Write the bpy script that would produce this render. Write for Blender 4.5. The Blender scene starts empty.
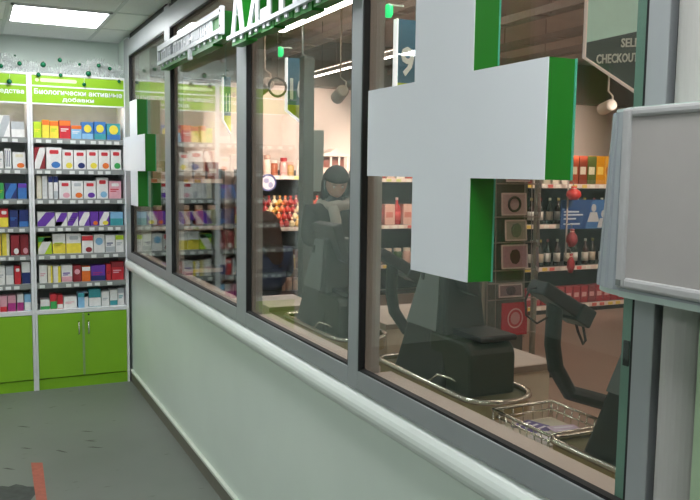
import bpy, bmesh, math, random
from mathutils import Vector, Matrix
random.seed(7)
S = bpy.context.scene
COL = S.collection
PI = math.pi

# ------------------------------------------------------------------ camera
cam_d = bpy.data.cameras.new('camera'); cam = bpy.data.objects.new('camera', cam_d); COL.objects.link(cam)
cam_d.sensor_width = 36.0; cam_d.lens = 785.0 / 700.0 * 36.0; cam_d.clip_start = 0.02
RX, RY, RZ = (0.9002, -0.0304, 0.4344), (-0.4353, -0.0943, 0.8953), (0.0137, -0.9951, -0.0981)
cm = Matrix(((RX[0], -RX[1], -RX[2], 0.0), (RY[0], -RY[1], -RY[2], 0.0), (RZ[0], -RZ[1], -RZ[2], 1.6), (0, 0, 0, 1)))
cam.matrix_world = cm
S.camera = cam

# ------------------------------------------------------------------ world, exposure
w = bpy.data.worlds.new('world'); S.world = w; w.use_nodes = True
w.node_tree.nodes['Background'].inputs[0].default_value = (0.05, 0.055, 0.06, 1)
w.node_tree.nodes['Background'].inputs[1].default_value = 0.3
S.view_settings.view_transform = 'Standard'; S.view_settings.look = 'None'
S.view_settings.gamma = 1.0; S.view_settings.use_curve_mapping = False
S.view_settings.exposure = 0.0
PHARMACY_LAMP = 17.0      # emission of the ceiling panels in the pharmacy
STORE_LAMP = 17.0         # emission of the linear lamps in the store

# ------------------------------------------------------------------ materials
def srgb(h):
    if isinstance(h, str):
        h = h.lstrip('#'); c = [int(h[i:i+2], 16) / 255 for i in (0, 2, 4)]
    else: c = h
    return tuple(((x / 12.92) if x <= 0.04045 else ((x + 0.055) / 1.055) ** 2.4) for x in c) + (1,)
MATS = {}
def mat(name, col, rough=0.5, metal=0.0, var=0.08, scale=18.0, bump=0.0, emit=0.0, spec=0.5, trans=0.0, alpha=1.0):
    if name in MATS: return MATS[name]
    m = bpy.data.materials.new(name); m.use_nodes = True
    nt = m.node_tree; b = nt.nodes['Principled BSDF']
    c = srgb(col)
    b.inputs['Roughness'].default_value = rough; b.inputs['Metallic'].default_value = metal
    b.inputs['Specular IOR Level'].default_value = spec
    tc = nt.nodes.new('ShaderNodeTexCoord'); n = nt.nodes.new('ShaderNodeTexNoise')
    n.inputs['Scale'].default_value = scale; n.inputs['Detail'].default_value = 3
    nt.links.new(tc.outputs['Object'], n.inputs['Vector'])
    r = nt.nodes.new('ShaderNodeValToRGB')
    r.color_ramp.elements[0].position = 0.3; r.color_ramp.elements[1].position = 0.7
    r.color_ramp.elements[0].color = tuple(x * (1 - var) for x in c[:3]) + (1,)
    r.color_ramp.elements[1].color = tuple(min(1, x * (1 + var)) for x in c[:3]) + (1,)
    nt.links.new(n.outputs['Fac'], r.inputs['Fac']); nt.links.new(r.outputs['Color'], b.inputs['Base Color'])
    if bump:
        bp = nt.nodes.new('ShaderNodeBump'); bp.inputs['Strength'].default_value = bump; bp.inputs['Distance'].default_value = 0.01
        nt.links.new(n.outputs['Fac'], bp.inputs['Height']); nt.links.new(bp.outputs['Normal'], b.inputs['Normal'])
    if emit:
        b.inputs['Emission Color'].default_value = c; b.inputs['Emission Strength'].default_value = emit
    if trans: b.inputs['Transmission Weight'].default_value = trans
    if alpha < 1: b.inputs['Alpha'].default_value = alpha
    MATS[name] = m
    return m
def colmat(hexcol, rough=0.45):
    return mat('print_' + hexcol.lstrip('#') + ('' if rough == 0.45 else '_%d' % int(rough * 100)), hexcol, rough, var=0.06, scale=40)

def glass_mat():
    m = bpy.data.materials.new('window_glass'); m.use_nodes = True; nt = m.node_tree
    for n in list(nt.nodes): nt.nodes.remove(n)
    out = nt.nodes.new('ShaderNodeOutputMaterial'); mix = nt.nodes.new('ShaderNodeMixShader')
    tr = nt.nodes.new('ShaderNodeBsdfTransparent'); gl = nt.nodes.new('ShaderNodeBsdfGlossy')
    tr.inputs[0].default_value = (0.95, 0.97, 0.96, 1); gl.inputs['Roughness'].default_value = 0.0
    gl.inputs['Color'].default_value = (0.92, 0.97, 0.95, 1)
    g = nt.nodes.new('ShaderNodeNewGeometry'); dot = nt.nodes.new('ShaderNodeVectorMath'); dot.operation = 'DOT_PRODUCT'
    nt.links.new(g.outputs['Normal'], dot.inputs[0]); nt.links.new(g.outputs['Incoming'], dot.inputs[1])
    def M(op, a, bv=None):
        q = nt.nodes.new('ShaderNodeMath'); q.operation = op
        for i, v in enumerate((a, bv)):
            if v is None: continue
            if isinstance(v, (int, float)): q.inputs[i].default_value = v
            else: nt.links.new(v, q.inputs[i])
        return q.outputs[0]
    cosv = M('ABSOLUTE', dot.outputs['Value']); inv = M('SUBTRACT', 1.0, cosv)
    f = M('MULTIPLY_ADD', M('POWER', inv, 5.0), 0.96)      # Schlick reflectance of clear float glass
    f.node.inputs[2].default_value = 0.04
    nt.links.new(f, mix.inputs[0]); nt.links.new(tr.outputs[0], mix.inputs[1]); nt.links.new(gl.outputs[0], mix.inputs[2])
    nt.links.new(mix.outputs[0], out.inputs[0])
    return m
GLASS = glass_mat()

def emit_mat(name, col, strength):
    m = bpy.data.materials.new(name); m.use_nodes = True; nt = m.node_tree
    b = nt.nodes['Principled BSDF']; c = srgb(col)
    b.inputs['Base Color'].default_value = c; b.inputs['Emission Color'].default_value = c
    b.inputs['Emission Strength'].default_value = strength
    return m

# ------------------------------------------------------------------ builders
WL = {}
def root(name, loc, label=None, cat=None, group=None, kind=None):
    o = bpy.data.objects.new(name, None); COL.objects.link(o); o.location = loc
    o.empty_display_size = 0.05; WL[o.name] = Vector(loc); tag(o, label, cat, group, kind)
    return o
def tag(o, label=None, cat=None, group=None, kind=None):
    if label: o['label'] = label
    if cat: o['category'] = cat
    if group: o['group'] = group
    if kind: o['kind'] = kind
    return o
def mk(name, verts, faces, m, parent=None, smooth=False, bevel=0.0, seg=2, **tags):
    verts = [Vector(v) for v in verts]
    if parent is not None:
        off = WL[parent.name]
    else:
        xs = [v.x for v in verts]; ys = [v.y for v in verts]; zs = [v.z for v in verts]
        off = Vector(((min(xs) + max(xs)) / 2, (min(ys) + max(ys)) / 2, min(zs)))
    me = bpy.data.meshes.new(name)
    me.from_pydata([tuple(v - off) for v in verts], [], faces); me.update()
    bm = bmesh.new(); bm.from_mesh(me); bmesh.ops.recalc_face_normals(bm, faces=bm.faces); bm.to_mesh(me); bm.free()
    o = bpy.data.objects.new(name, me); COL.objects.link(o)
    if m: me.materials.append(m)
    if parent is not None: o.parent = parent
    else: o.location = off
    WL[o.name] = off
    if smooth:
        for p in me.polygons: p.use_smooth = True
    if bevel:
        b = o.modifiers.new('bevel', 'BEVEL'); b.width = bevel; b.segments = seg; b.limit_method = 'ANGLE'
    tag(o, **tags)
    return o
BF = [(0, 3, 2, 1), (4, 5, 6, 7), (0, 1, 5, 4), (1, 2, 6, 5), (2, 3, 7, 6), (3, 0, 4, 7)]
def bxv(x0, x1, y0, y1, z0, z1):
    return [(x0, y0, z0), (x1, y0, z0), (x1, y1, z0), (x0, y1, z0), (x0, y0, z1), (x1, y0, z1), (x1, y1, z1), (x0, y1, z1)]
def box(name, x0, x1, y0, y1, z0, z1, m, parent=None, **k):
    return mk(name, bxv(x0, x1, y0, y1, z0, z1), BF, m, parent, **k)
def merge(parts):
    V, F = [], []
    for v, f in parts:
        n = len(V); V += list(v); F += [tuple(i + n for i in q) for q in f]
    return V, F
def boxes(name, lst, m, parent=None, **k):
    V, F = merge([(bxv(*b), BF) for b in lst]); return mk(name, V, F, m, parent, **k)
def prism(pts, a0, a1, axis='z'):
    """pts: 2-D outline. axis z: (x,y); axis y: (x,z); axis x: (y,z)"""
    def p3(p, a):
        return (p[0], p[1], a) if axis == 'z' else ((p[0], a, p[1]) if axis == 'y' else (a, p[0], p[1]))
    n = len(pts); V = [p3(p, a0) for p in pts] + [p3(p, a1) for p in pts]
    F = [tuple(range(n))[::-1], tuple(range(n, 2 * n))] + [(i, (i + 1) % n, n + (i + 1) % n, n + i) for i in range(n)]
    return V, F
def tube(path, r, seg=8, closed=False):
    path = [Vector(p) for p in path]; n = len(path); V, F = [], []
    rr = r if isinstance(r, (list, tuple)) else [r] * n
    up0 = None
    for i, p in enumerate(path):
        a = path[(i - 1) % n] if (closed or i > 0) else p; b = path[(i + 1) % n] if (closed or i < n - 1) else p
        t = (b - a).normalized()
        u = Vector((0, 0, 1)) if abs(t.z) < 0.95 else Vector((1, 0, 0))
        if up0 is not None:
            u = up0 - t * up0.dot(t)
            if u.length < 1e-4: u = Vector((1, 0, 0))
        else: u = u - t * u.dot(t)
        u.normalize(); up0 = u; v = t.cross(u)
        for k in range(seg):
            an = 2 * PI * k / seg; V.append(p + (u * math.cos(an) + v * math.sin(an)) * rr[i])
    m = n if closed else n - 1
    for i in range(m):
        for k in range(seg):
            a = i * seg + k; b = i * seg + (k + 1) % seg; j = ((i + 1) % n) * seg
            F.append((a, b, j + (k + 1) % seg, j + k))
    if not closed:
        F.append(tuple(range(seg))[::-1]); F.append(tuple((n - 1) * seg + k for k in range(seg)))
    return V, F
def lathe(prof, seg=12, c=(0, 0, 0)):
    V, F = [], []
    for r, z in prof:
        for k in range(seg):
            a = 2 * PI * k / seg; V.append((c[0] + r * math.cos(a), c[1] + r * math.sin(a), c[2] + z))
    for i in range(len(prof) - 1):
        for k in range(seg):
            F.append((i * seg + k, i * seg + (k + 1) % seg, (i + 1) * seg + (k + 1) % seg, (i + 1) * seg + k))
    F.append(tuple(range(seg))[::-1]); F.append(tuple((len(prof) - 1) * seg + k for k in range(seg)))
    return V, F
def sphere(c, r, su=12, sv=8, sc=(1, 1, 1)):
    prof = [(max(1e-4, math.sin(PI * i / sv)) , -math.cos(PI * i / sv)) for i in range(sv + 1)]
    V, F = lathe(prof, su)
    return [(c[0] + v[0] * r * sc[0], c[1] + v[1] * r * sc[1], c[2] + v[2] * r * sc[2]) for v in V], F
def disc(cx, cz, rx, rz, y0, y1, seg=20):
    return prism([(cx + rx * math.cos(2 * PI * k / seg), cz + rz * math.sin(2 * PI * k / seg)) for k in range(seg)], y0, y1, 'y')
def rrect(x0, x1, y0, y1, rs, seg=6):
    """rounded rectangle outline; rs = radii at (x0y0, x1y0, x1y1, x0y1)"""
    pts = []
    for (cx, cy, r, a0) in ((x0, y0, rs[0], PI), (x1, y0, rs[1], 1.5 * PI), (x1, y1, rs[2], 0), (x0, y1, rs[3], 0.5 * PI)):
        sx = 1 if cx == x0 else -1; sy = 1 if cy == y0 else -1
        if r <= 0: pts.append((cx, cy)); continue
        for k in range(seg + 1):
            a = a0 + 0.5 * PI * k / seg; pts.append((cx + sx * r + r * math.cos(a), cy + sy * r + r * math.sin(a)))
    return pts
def text_geo(s, size=1.0, extrude=0.0, align='LEFT', bold=False):
    """verts/faces of a line of text in the XY plane (x right, y up), extruded along z"""
    cu = bpy.data.curves.new('txt', 'FONT'); cu.body = s; cu.size = size; cu.extrude = extrude; cu.align_x = align
    cu.resolution_u = 2
    if bold: cu.offset = size * (0.022 if bold is True else bold)
    ob = bpy.data.objects.new('txt', cu); COL.objects.link(ob)
    dg = bpy.context.evaluated_depsgraph_get(); me = bpy.data.meshes.new_from_object(ob.evaluated_get(dg))
    V = [tuple(v.co) for v in me.vertices]; F = [tuple(p.vertices) for p in me.polygons]
    bpy.data.objects.remove(ob); bpy.data.curves.remove(cu); bpy.data.meshes.remove(me)
    return V, F
def text_y(name, s, x0, x1, z0, z1, y, m, parent, th=0.001, **k):
    """raised lettering facing -Y, fitted into x0..x1, z0..z1"""
    V, F = text_geo(s, 1.0, 0.5, bold=True)
    ax, bx_ = min(v[0] for v in V), max(v[0] for v in V); ay, by_ = min(v[1] for v in V), max(v[1] for v in V)
    V = [(x0 + (v[0] - ax) / (bx_ - ax) * (x1 - x0), y - th * (v[2] + 0.5), z0 + (v[1] - ay) / (by_ - ay) * (z1 - z0)) for v in V]
    return mk(name, V, F, m, parent, **k)
def dup(o, delta, parent=None):
    c = o.copy(); COL.objects.link(c); c.location = o.location + Vector(delta)
    if parent is not None: c.parent = parent
    WL[c.name] = WL[o.name]
    return c
def ordw(i):
    return ('first', 'second', 'third', 'fourth', 'fifth', 'sixth', 'seventh', 'eighth', 'ninth', 'tenth', 'eleventh', 'twelfth', 'thirteenth',
            'fourteenth', 'fifteenth', 'sixteenth', 'seventeenth', 'eighteenth', 'nineteenth', 'twentieth')[i]

# common materials
M_wall = mat('paint_pale_green', '#dde8e0', 0.55, var=0.03, scale=3)
M_lowwall = mat('panel_pale_green', '#d8e3d9', 0.42, var=0.03, scale=2)
M_white = mat('white_laminate', '#e6e8ea', 0.4, var=0.02)
M_ceil = mat('ceiling_tile', '#f0f2ef', 0.9, var=0.04, scale=160, bump=0.1)
M_tbar = mat('ceiling_grid', '#d8dcd9', 0.5, var=0.02)
M_alu = mat('anodised_aluminium', '#a2a6a8', 0.42, metal=0.35, var=0.04, scale=6)
M_alu_out = mat('aluminium_outer', '#a9a29c', 0.45, metal=0.2, var=0.04, scale=6)
M_gasket = mat('black_rubber', '#101214', 0.6, var=0.05)
M_lime = mat('cabinet_lime', '#86bd24', 0.4, var=0.03, scale=4)
M_header = mat('header_lime', '#8bbb1a', 0.4, var=0.03, scale=4)
M_shelfg = mat('shelf_grey', '#8d918f', 0.5, var=0.04)
M_tagw = mat('price_tag_white', '#dfe2df', 0.5, var=0.04)
M_crossw = mat('sign_white', '#e9ecf2', 0.35, var=0.015, scale=3)
M_green = mat('sign_green', '#1a8021', 0.38, var=0.04, scale=5)
M_chrome = mat('chrome', '#d9d6c8', 0.18, metal=1.0, var=0.04)
M_dark = mat('kiosk_dark', '#1f2723', 0.4, var=0.06)
M_darkgreen = mat('kiosk_dark_green', '#1f2a18', 0.4, var=0.08)
M_kgrey = mat('kiosk_grey', '#6a706c', 0.45, var=0.05)
M_black = mat('black_plastic', '#141718', 0.4, var=0.06)
M_cream = mat('cream_counter', '#d3c9b4', 0.5, var=0.04)
M_redl = colmat('#c92a2f'); M_whitep = colmat('#eceae6')

# floor material: grey vinyl with soft clouds, scuffs and grime
def floor_mat():
    m = mat('vinyl_floor', '#71766f', 0.42, var=0.10, scale=1.6)
    nt = m.node_tree; b = nt.nodes['Principled BSDF']; ramp = [n for n in nt.nodes if n.type == 'VALTORGB'][0]
    tc = [n for n in nt.nodes if n.type == 'TEX_COORD'][0]
    mp = nt.nodes.new('ShaderNodeMapping'); mp.inputs['Scale'].default_value = (9, 26, 1); mp.inputs['Rotation'].default_value = (0, 0, 0.5)
    n2 = nt.nodes.new('ShaderNodeTexNoise'); n2.inputs['Scale'].default_value = 1.0; n2.inputs['Detail'].default_value = 2
    r2 = nt.nodes.new('ShaderNodeValToRGB'); r2.color_ramp.elements[0].position = 0.70; r2.color_ramp.elements[1].position = 0.76
    mx = nt.nodes.new('ShaderNodeMix'); mx.data_type = 'RGBA'
    nt.links.new(tc.outputs['Object'], mp.inputs['Vector']); nt.links.new(mp.outputs[0], n2.inputs['Vector'])
    nt.links.new(n2.outputs['Fac'], r2.inputs['Fac']); nt.links.new(r2.outputs['Color'], mx.inputs['Factor'])
    nt.links.new(ramp.outputs['Color'], mx.inputs['A']); mx.inputs['B'].default_value = srgb('#4a4a42')
    nt.links.new(mx.outputs['Result'], b.inputs['Base Color'])
    return m
M_floor = floor_mat()

# ================================================================== THE ROOM (pharmacy side)
def struct(o): o['kind'] = 'structure'; return o
struct(box('floor', -3.0, 1.08, -2.0, 6.32, -0.06, 0.0, M_floor))
struct(box('wall_back', -3.0, 1.3, 6.32, 6.42, 0, 2.75, M_wall))
struct(box('wall_left', -3.1, -3.0, -2.0, 6.32, 0, 2.75, M_wall))
struct(box('wall_front', -3.0, 1.08, -2.1, -2.0, 0, 2.75, M_wall))
# low wall below the windows, and the wall piece right of them
struct(box('wall_right', 1.08, 1.17, 0.80, 6.32, 0, 0.94, M_lowwall))
struct(box('wall_right_end', 1.046, 1.17, -2.0, 0.870, 0, 2.75, mat('paint_light_green', '#a9c09f', 0.5, var=0.03, scale=3)))
struct(box('wall_right_top', 1.08, 1.17, 0.80, 6.32, 2.56, 2.9, M_wall))
struct(box('wall_right_stub', 1.062, 1.17, 5.982, 6.32, 0.94, 2.56, M_wall))
# baseboard: taupe strip with a pale cap
bb = struct(box('baseboard_right', 1.066, 1.08, 0.80, 6.0, 0, 0.074, mat('baseboard_taupe', '#6f6b60', 0.5, var=0.05)))
box('cap', 1.062, 1.08, 0.80, 6.0, 0.074, 0.088, mat('baseboard_cap', '#d5dccf', 0.4, var=0.02), bb)
# rounded white sill under the window frame
n = 12
prof = [(1.08, 0.848)] + [(1.08 - 0.052 * math.sin(PI * k / n), 0.893 - 0.045 * math.cos(PI * k / n)) for k in range(1, n)] + [(1.08, 0.938)]
V, F = prism([(p[0], p[1]) for p in prof], 0.86, 5.98, 'y')
struct(mk('trim_1', V, F, mat('sill_white', '#dde4de', 0.38, var=0.02, scale=3), smooth=False, bevel=0.002))
# half-round column right of the last window
prof = [(1.062 - 0.036 * math.sin(PI * k / 14), 0.909 - 0.038 * math.cos(PI * k / 14)) for k in range(15)]
V, F = prism(prof, 0.0, 2.56, 'z')
struct(mk('trim_2', V, F, mat('column_white', '#aeaca8', 0.45, var=0.02, scale=3), smooth=False))
struct(box('trim_3', 1.063, 1.16, 0.872, 0.961, 0.0, 2.56, M_gasket))

# ceiling with tiles in a grid
CZ = 2.56
ce = struct(box('ceiling', -3.0, 1.08, -2.0, 6.32, 2.62, 2.72, M_ceil))
gx = [0.24 - 0.6 * k for k in range(0, 6)][::-1] + [0.84, 1.075]
gy = [6.30, 5.695] + [5.695 - 0.61 * k for k in range(1, 13)]
gy = gy[::-1]
LAMPS = {(0.24, 5.085), (0.24, 2.645), (-1.56, 5.085), (-1.56, 2.645), (0.24, 0.205), (-1.56, 0.205)}
lampcells = []
for i in range(len(gx) - 1):
    for j in range(len(gy) - 1):
        if any(abs(gx[i] - a) < 0.02 and abs(gy[j] - b) < 0.02 for a, b in LAMPS):
            lampcells.append((gx[i], gx[i + 1], gy[j], gy[j + 1])); continue
        box('ceiling_tile', gx[i] + .009, gx[i + 1] - .009, gy[j] + .009, gy[j + 1] - .009, CZ, 2.585, M_ceil, ce)
for x in gx: box('grid_bar', x - .011, x + .011, gy[0], 6.31, CZ - .004, 2.63, M_tbar, ce)
for y in gy: box('grid_bar', -2.99, 1.075, y - .011, y + .011, CZ - .003, 2.63, M_tbar, ce)
M_diff = emit_mat('lamp_diffuser', '#fbfdff', PHARMACY_LAMP)
for k, (x0, x1, y0, y1) in enumerate(lampcells):
    vis = abs(x0 - 0.24) < .02 and abs(y0 - 5.085) < .02
    L = root('ceiling_light', ((x0 + x1) / 2, (y0 + y1) / 2, 2.575),
             'square white light panel lit in the ceiling above the lime cabinets' if vis else
             'square light panel in the ceiling behind the camera, panel %s' % ordw(k), 'lamp', 'ceiling light panels')
    box('diffuser', x0 + .03, x1 - .03, y0 + .03, y1 - .03, 2.556, 2.572, M_diff, L)
    boxes('frame', [(x0 + .01, x0 + .03, y0 + .01, y1 - .01, 2.55, 2.60), (x1 - .03, x1 - .01, y0 + .01, y1 - .01, 2.55, 2.60),
                    (x0 + .01, x1 - .01, y0 + .01, y0 + .03, 2.55, 2.60), (x0 + .01, x1 - .01, y1 - .03, y1 - .01, 2.55, 2.60)], M_white, L)
    box('tray', x0 + .01, x1 - .01, y0 + .01, y1 - .01, 2.60, 2.615, M_white, L)

# ------------------------------------------------------------------ glazed partition
FX, GX, OX = 1.045, 1.068, 1.122     # room face, glass, outer face
ZB, ZT = 1.0, 2.405                  # glass opening
mull = [(5.80, 5.98), (4.53, 4.665), (3.165, 3.29), (2.092, 2.16), (0.962, 1.008)]   # near, far edge of each upright
for k in range(4):
    ya, yb = mull[k + 1][1], mull[k][0]          # opening between uprights
    W = struct(root('window_%d' % (k + 1), (1.07, (ya + yb) / 2, 0.94)))
    box('pane', GX, GX + .006, ya - .004, yb + .004, ZB - .004, ZT + .004, GLASS, W)
    box('upright', FX, GX, mull[k][0], mull[k][1], 0.94, 2.535, M_alu, W, bevel=.002)
    box('upright_outer', GX + .006, OX, mull[k][0] + .004, mull[k][1], 0.94, 2.535, M_alu_out, W)
    boxes('gasket', [(FX + .002, GX, yb - .006, yb + .0005, ZB, ZT), (FX + .002, GX, ya - .0005, ya + .006, ZB, ZT),
                     (FX + .004, GX, ya, yb, ZB - .001, ZB + .007), (FX + .004, GX, ya, yb, ZT - .007, ZT + .001)], M_gasket, W)
    box('bottom_rail', FX, GX, ya, yb, 0.942, ZB, M_alu, W, bevel=.002)
    box('bottom_rail_outer', GX + .006, OX + .04, ya, yb, 0.942, ZB - .012, mat('ledge_beige', '#c9b8ad', 0.4, var=0.04, scale=8), W)
    box('top_rail', FX, GX, ya, yb, ZT, 2.515, M_alu, W, bevel=.002)
    box('top_rail_outer', GX + .006, OX, ya, yb, ZT, 2.515, M_alu_out, W)
    box('shadow_gap', FX + .012, OX, ya, yb, 2.515, 2.556, M_gasket, W)
    if k == 3:
        box('upright', FX, GX, mull[4][0], mull[4][1], 0.94, 2.535, M_alu, W, bevel=.002)
        box('upright_outer', GX + .006, OX, mull[4][0], mull[4][1], 0.94, 2.535, M_alu_out, W)
        j = box('outer_jamb', GX + .012, 1.105, 1.040, 1.067, 0.99, 2.405, mat('jamb_teal', '#6f9484', 0.4, var=0.05), W)
        box('lock_slot', GX + .009, GX + .012, 1.047, 1.060, 1.253, 1.30, M_black, j)

# ------------------------------------------------------------------ lit crosses fixed to the inside of the glass
def cross(y0, label):
    a, z0 = 0.248, 1.360
    b = 0.2315
    R_ = root('cross_sign', (1.025, y0 + 1.5 * a, z0), label, 'sign', 'pharmacy cross signs')
    pts = [(y0 + a, z0), (y0 + 2 * a, z0), (y0 + 2 * a, z0 + b), (y0 + 3 * a, z0 + b), (y0 + 3 * a, z0 + 2 * b), (y0 + 2 * a, z0 + 2 * b),
           (y0 + 2 * a, z0 + 3 * b), (y0 + a, z0 + 3 * b), (y0 + a, z0 + 2 * b), (y0, z0 + 2 * b), (y0, z0 + b), (y0 + a, z0 + b)]
    V, F = prism(pts, 0.9935, 1.060, 'x'); mk('side_shell', V, F, M_green, R_)
    V, F = prism(pts, 0.991, 0.9935, 'x'); mk('back_plate', V, F, M_crossw, R_)
    cy, cz = y0 + 1.5 * a, z0 + 1.5 * b
    pts2 = [(cy + (p[0] - cy) * 1.006, cz + (p[1] - cz) * 1.006) for p in pts]
    V, F = prism(pts2, 1.056, 1.0605, 'x'); mk('front_plate', V, F, mat('sign_green_pale', '#57b89a', 0.3, var=0.03), R_)
cross(1.197, 'big white cross sign with green sides on the nearest window')
cross(4.985, 'small-looking distant white cross sign beside the lime cabinets')

# ------------------------------------------------------------------ mirrored letters in the window
def letter_sign():
    R_ = root('letter_sign', (1.01, 2.67, 2.14), 'large mirrored white letters with green sides on a white rail by the window top', 'sign', 'window letter signs')
    box('rail', 0.978, 0.992, 2.10, 3.215, 2.137, 2.152, M_crossw, R_)
    spots = [(3.014, 3.175), (2.835, 2.968), (2.705, 2.812), (2.525, 2.672), (2.36, 2.49), (2.155, 2.32)]
    for ch, (y0, y1) in zip('АКЕТПА', spots):
        V, F = text_geo(ch, 1.0, 0.5, bold=0.045)
        ax, bx_ = min(v[0] for v in V), max(v[0] for v in V); ay, by_ = min(v[1] for v in V), max(v[1] for v in V)
        def fit(xa, xb):
            return [(xa + (v[2] + .5) * (xb - xa), y0 + (v[0] - ax) / (bx_ - ax) * (y1 - y0), 2.150 + (v[1] - ay) / (by_ - ay) * 0.20) for v in V]
        l = mk('letter', fit(0.984, 0.991), F, M_crossw, R_); mk('letter_side', fit(0.991, 1.038), F, M_green, l)
        box('foot_tab', 0.986, 0.9925, y0 + .02, y0 + .045, 2.122, 2.137, M_crossw, l); box('foot_tab', 0.986, 0.9925, y1 - .045, y1 - .02, 2.122, 2.137, M_crossw, l)
    boxes('green_base', [(0.993, 1.038, a - .012, b + .012, 2.110 + .006 * (k % 2), 2.150) for k, (a, b) in enumerate(spots)], M_green, R_)
letter_sign()
def small_sign():
    R_ = root('letter_sign', (1.01, 3.95, 2.17), 'small mirrored white lettering between two white rails, farther from the camera', 'sign', 'window letter signs')
    box('top_rail', 0.978, 0.992, 3.335, 4.575, 2.262, 2.290, M_crossw, R_); box('bottom_rail', 0.978, 0.992, 3.335, 4.59, 2.186, 2.204, M_crossw, R_)
    box('end_cap', 0.974, 0.992, 3.322, 3.345, 2.176, 2.292, M_crossw, R_)
    for z in (2.21, 2.272): box('screw', 0.972, 0.975, 3.328, 3.336, z - .005, z + .005, M_gasket, R_)
    box('end_cap', 0.980, 0.992, 4.565, 4.585, 2.19, 2.285, M_crossw, R_)
    box('back_panel', 0.997, 1.004, 3.36, 4.56, 2.195, 2.275, mat('sign_panel_grey', '#b9bdc4', 0.45, var=0.03), R_)
    y = 4.53
    shapes = [('T', .075), ('P', .07), ('I', .05), ('E', .06), ('-', .05), ('P', .075), ('T', .08), ('I', .05), ('H', .07), ('I', .04), ('H', .08), ('W', .10), ('W', .10), ('H', .07), ('P', .07)]
    for s, wd in shapes:
        if y - wd < 3.37: break
        a, b = y - wd + .008, y - .008; x0, x1 = 0.985, 0.998; z0, z1 = 2.204, 2.262; t = .016
        if s == 'T': L = [(x0, x1, (a + b - t) / 2, (a + b + t) / 2, z0, z1), (x0, x1, a, b, z1 - .014, z1)]
        elif s == 'P': L = [(x0, x1, a, a + t, z0, z1), (x0, x1, b - t, b, z0, z1), (x0, x1, a + t, b - t, z1 - .014, z1)]
        elif s == 'H': L = [(x0, x1, a, a + t, z0, z1), (x0, x1, b - t, b, z0, z1), (x0, x1, a + t, b - t, z0 + .024, z0 + .036)]
        elif s == 'E': L = [(x0, x1, b - t, b, z0, z1)] + [(x0, x1, a, b - t, q, q + .011) for q in (z0, z0 + .024, z1 - .012)]
        elif s == 'W': L = [(x0, x1, a, a + t * .8, z0, z1), (x0, x1, b - t * .8, b, z0, z1), (x0, x1, (a + b) / 2 - .007, (a + b) / 2 + .007, z0, z1), (x0, x1, a, b, z0, z0 + .010)]
        else: L = [(x0, x1, (a + b) / 2 - .009, (a + b) / 2 + .009, z0, z1)]
        if s != '-': boxes('letter', L, M_crossw, R_)
        y -= wd
    box('green_body', 0.992, 1.038, 3.36, 3.50, 2.160, 2.28, M_green, R_)
    box('green_body', 0.992, 1.038, 3.50, 3.92, 2.150, 2.20, M_green, R_)
    box('green_body', 0.992, 1.038, 3.92, 4.55, 2.158, 2.20, M_green, R_)
    for k in range(12): box('foot_tab', 0.984, 0.994, 3.42 + k * .095, 3.44 + k * .095, 2.172, 2.188, M_crossw, R_)
    box('foot_tab', 0.98, 0.994, 3.86, 3.90, 2.135, 2.188, M_crossw, R_)
    R_.location.y -= .035
small_sign()

# ------------------------------------------------------------------ ribbed housing on the last upright
def housing():
    R_ = root('ribbed_housing', (1.0, 0.8, 1.39), 'light grey wall unit with ribbed edge and flat framed front, nearest the camera', 'wall unit')
    mg = mat('housing_grey', '#abaaaa', 0.5, var=0.02); mg2 = mat('housing_panel', '#a6a19e', 0.55, var=0.02); mr = mat('housing_rib', '#9da3a8', 0.42, var=0.02)
    zt, zb = 1.711, 1.402
    # chamfered body with vertical ribs along its far edge
    base = [(1.044, 0.48), (1.044, 1.066)]
    a = Vector((1.036, 1.068)); b = Vector((0.966, 0.968)); pts = [(1.044, 1.066)]
    nrib = 5
    d = (b - a); nrm = Vector((d.y, -d.x)).normalized()
    if nrm.y < 0: nrm = -nrm
    bulge = lambda t: 0.020 * math.sin(PI * min(1, t * 0.9 + .1))
    for k in range(nrib):
        for t, h in ((0.03, -.004), (0.14, 0.005), (0.74, 0.005), (0.85, -.004)):
            tt = (k + t) / nrib; q = a + d * tt + nrm * (h + bulge(tt)); pts.append((q.x, q.y))
    pts += [(0.962, 0.964), (0.962, 0.48), (1.044, 0.48)]
    taper = lambda V: [(v[0], v[1] - .030 * max(0, v[1] - .96) / .108 * (v[2] - zb) / (zt - zb), v[2]) for v in V]
    V, F = prism(pts, zb + .010, zt - .006, 'z'); mk('ribbed_body', taper(V), F, mr, R_)
    cap = [(1.044, 1.060)] + [((a + d * t + nrm * (bulge(t) - .001)).x, (a + d * t + nrm * (bulge(t) - .001)).y) for t in [i / 8 for i in range(9)]] + [(0.962, 0.962), (0.962, 0.482), (1.044, 0.482)]
    V, F = prism(cap, zt - .006, zt, 'z'); mk('top_cap', taper(V), F, mat('housing_cap_reflection', '#b9c8c2', 0.4, var=0.02), R_)
    V, F = prism(cap, zb, zb + .010, 'z'); mk('bottom_cap', taper(V), F, mat('housing_cap_reflection', '#b9c8c2', 0.4, var=0.02), R_)  # pale green reflection is put into the cap colour
    # front frame and flat panel, leaning a little towards the room
    zt2, zb2 = zt - .002, zb + .016
    boxes('front_frame', [(0.952, 0.964, 0.946, 0.964, zb2, zt2), (0.952, 0.964, 0.478, 0.496, zb2, zt2),
                          (0.952, 0.964, 0.496, 0.946, zt2 - .015, zt2), (0.952, 0.964, 0.496, 0.946, zb2, zb2 + .018)], mg, R_, bevel=.005)
    box('front_panel', 0.9575, 0.9645, 0.490, 0.950, zb2 + .018, zt2 - .014, mg2, R_)
    box('latch', 0.951, 0.953, 0.950, 0.960, zb2 + .004, zb2 + .014, M_kgrey, R_)
housing()

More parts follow.
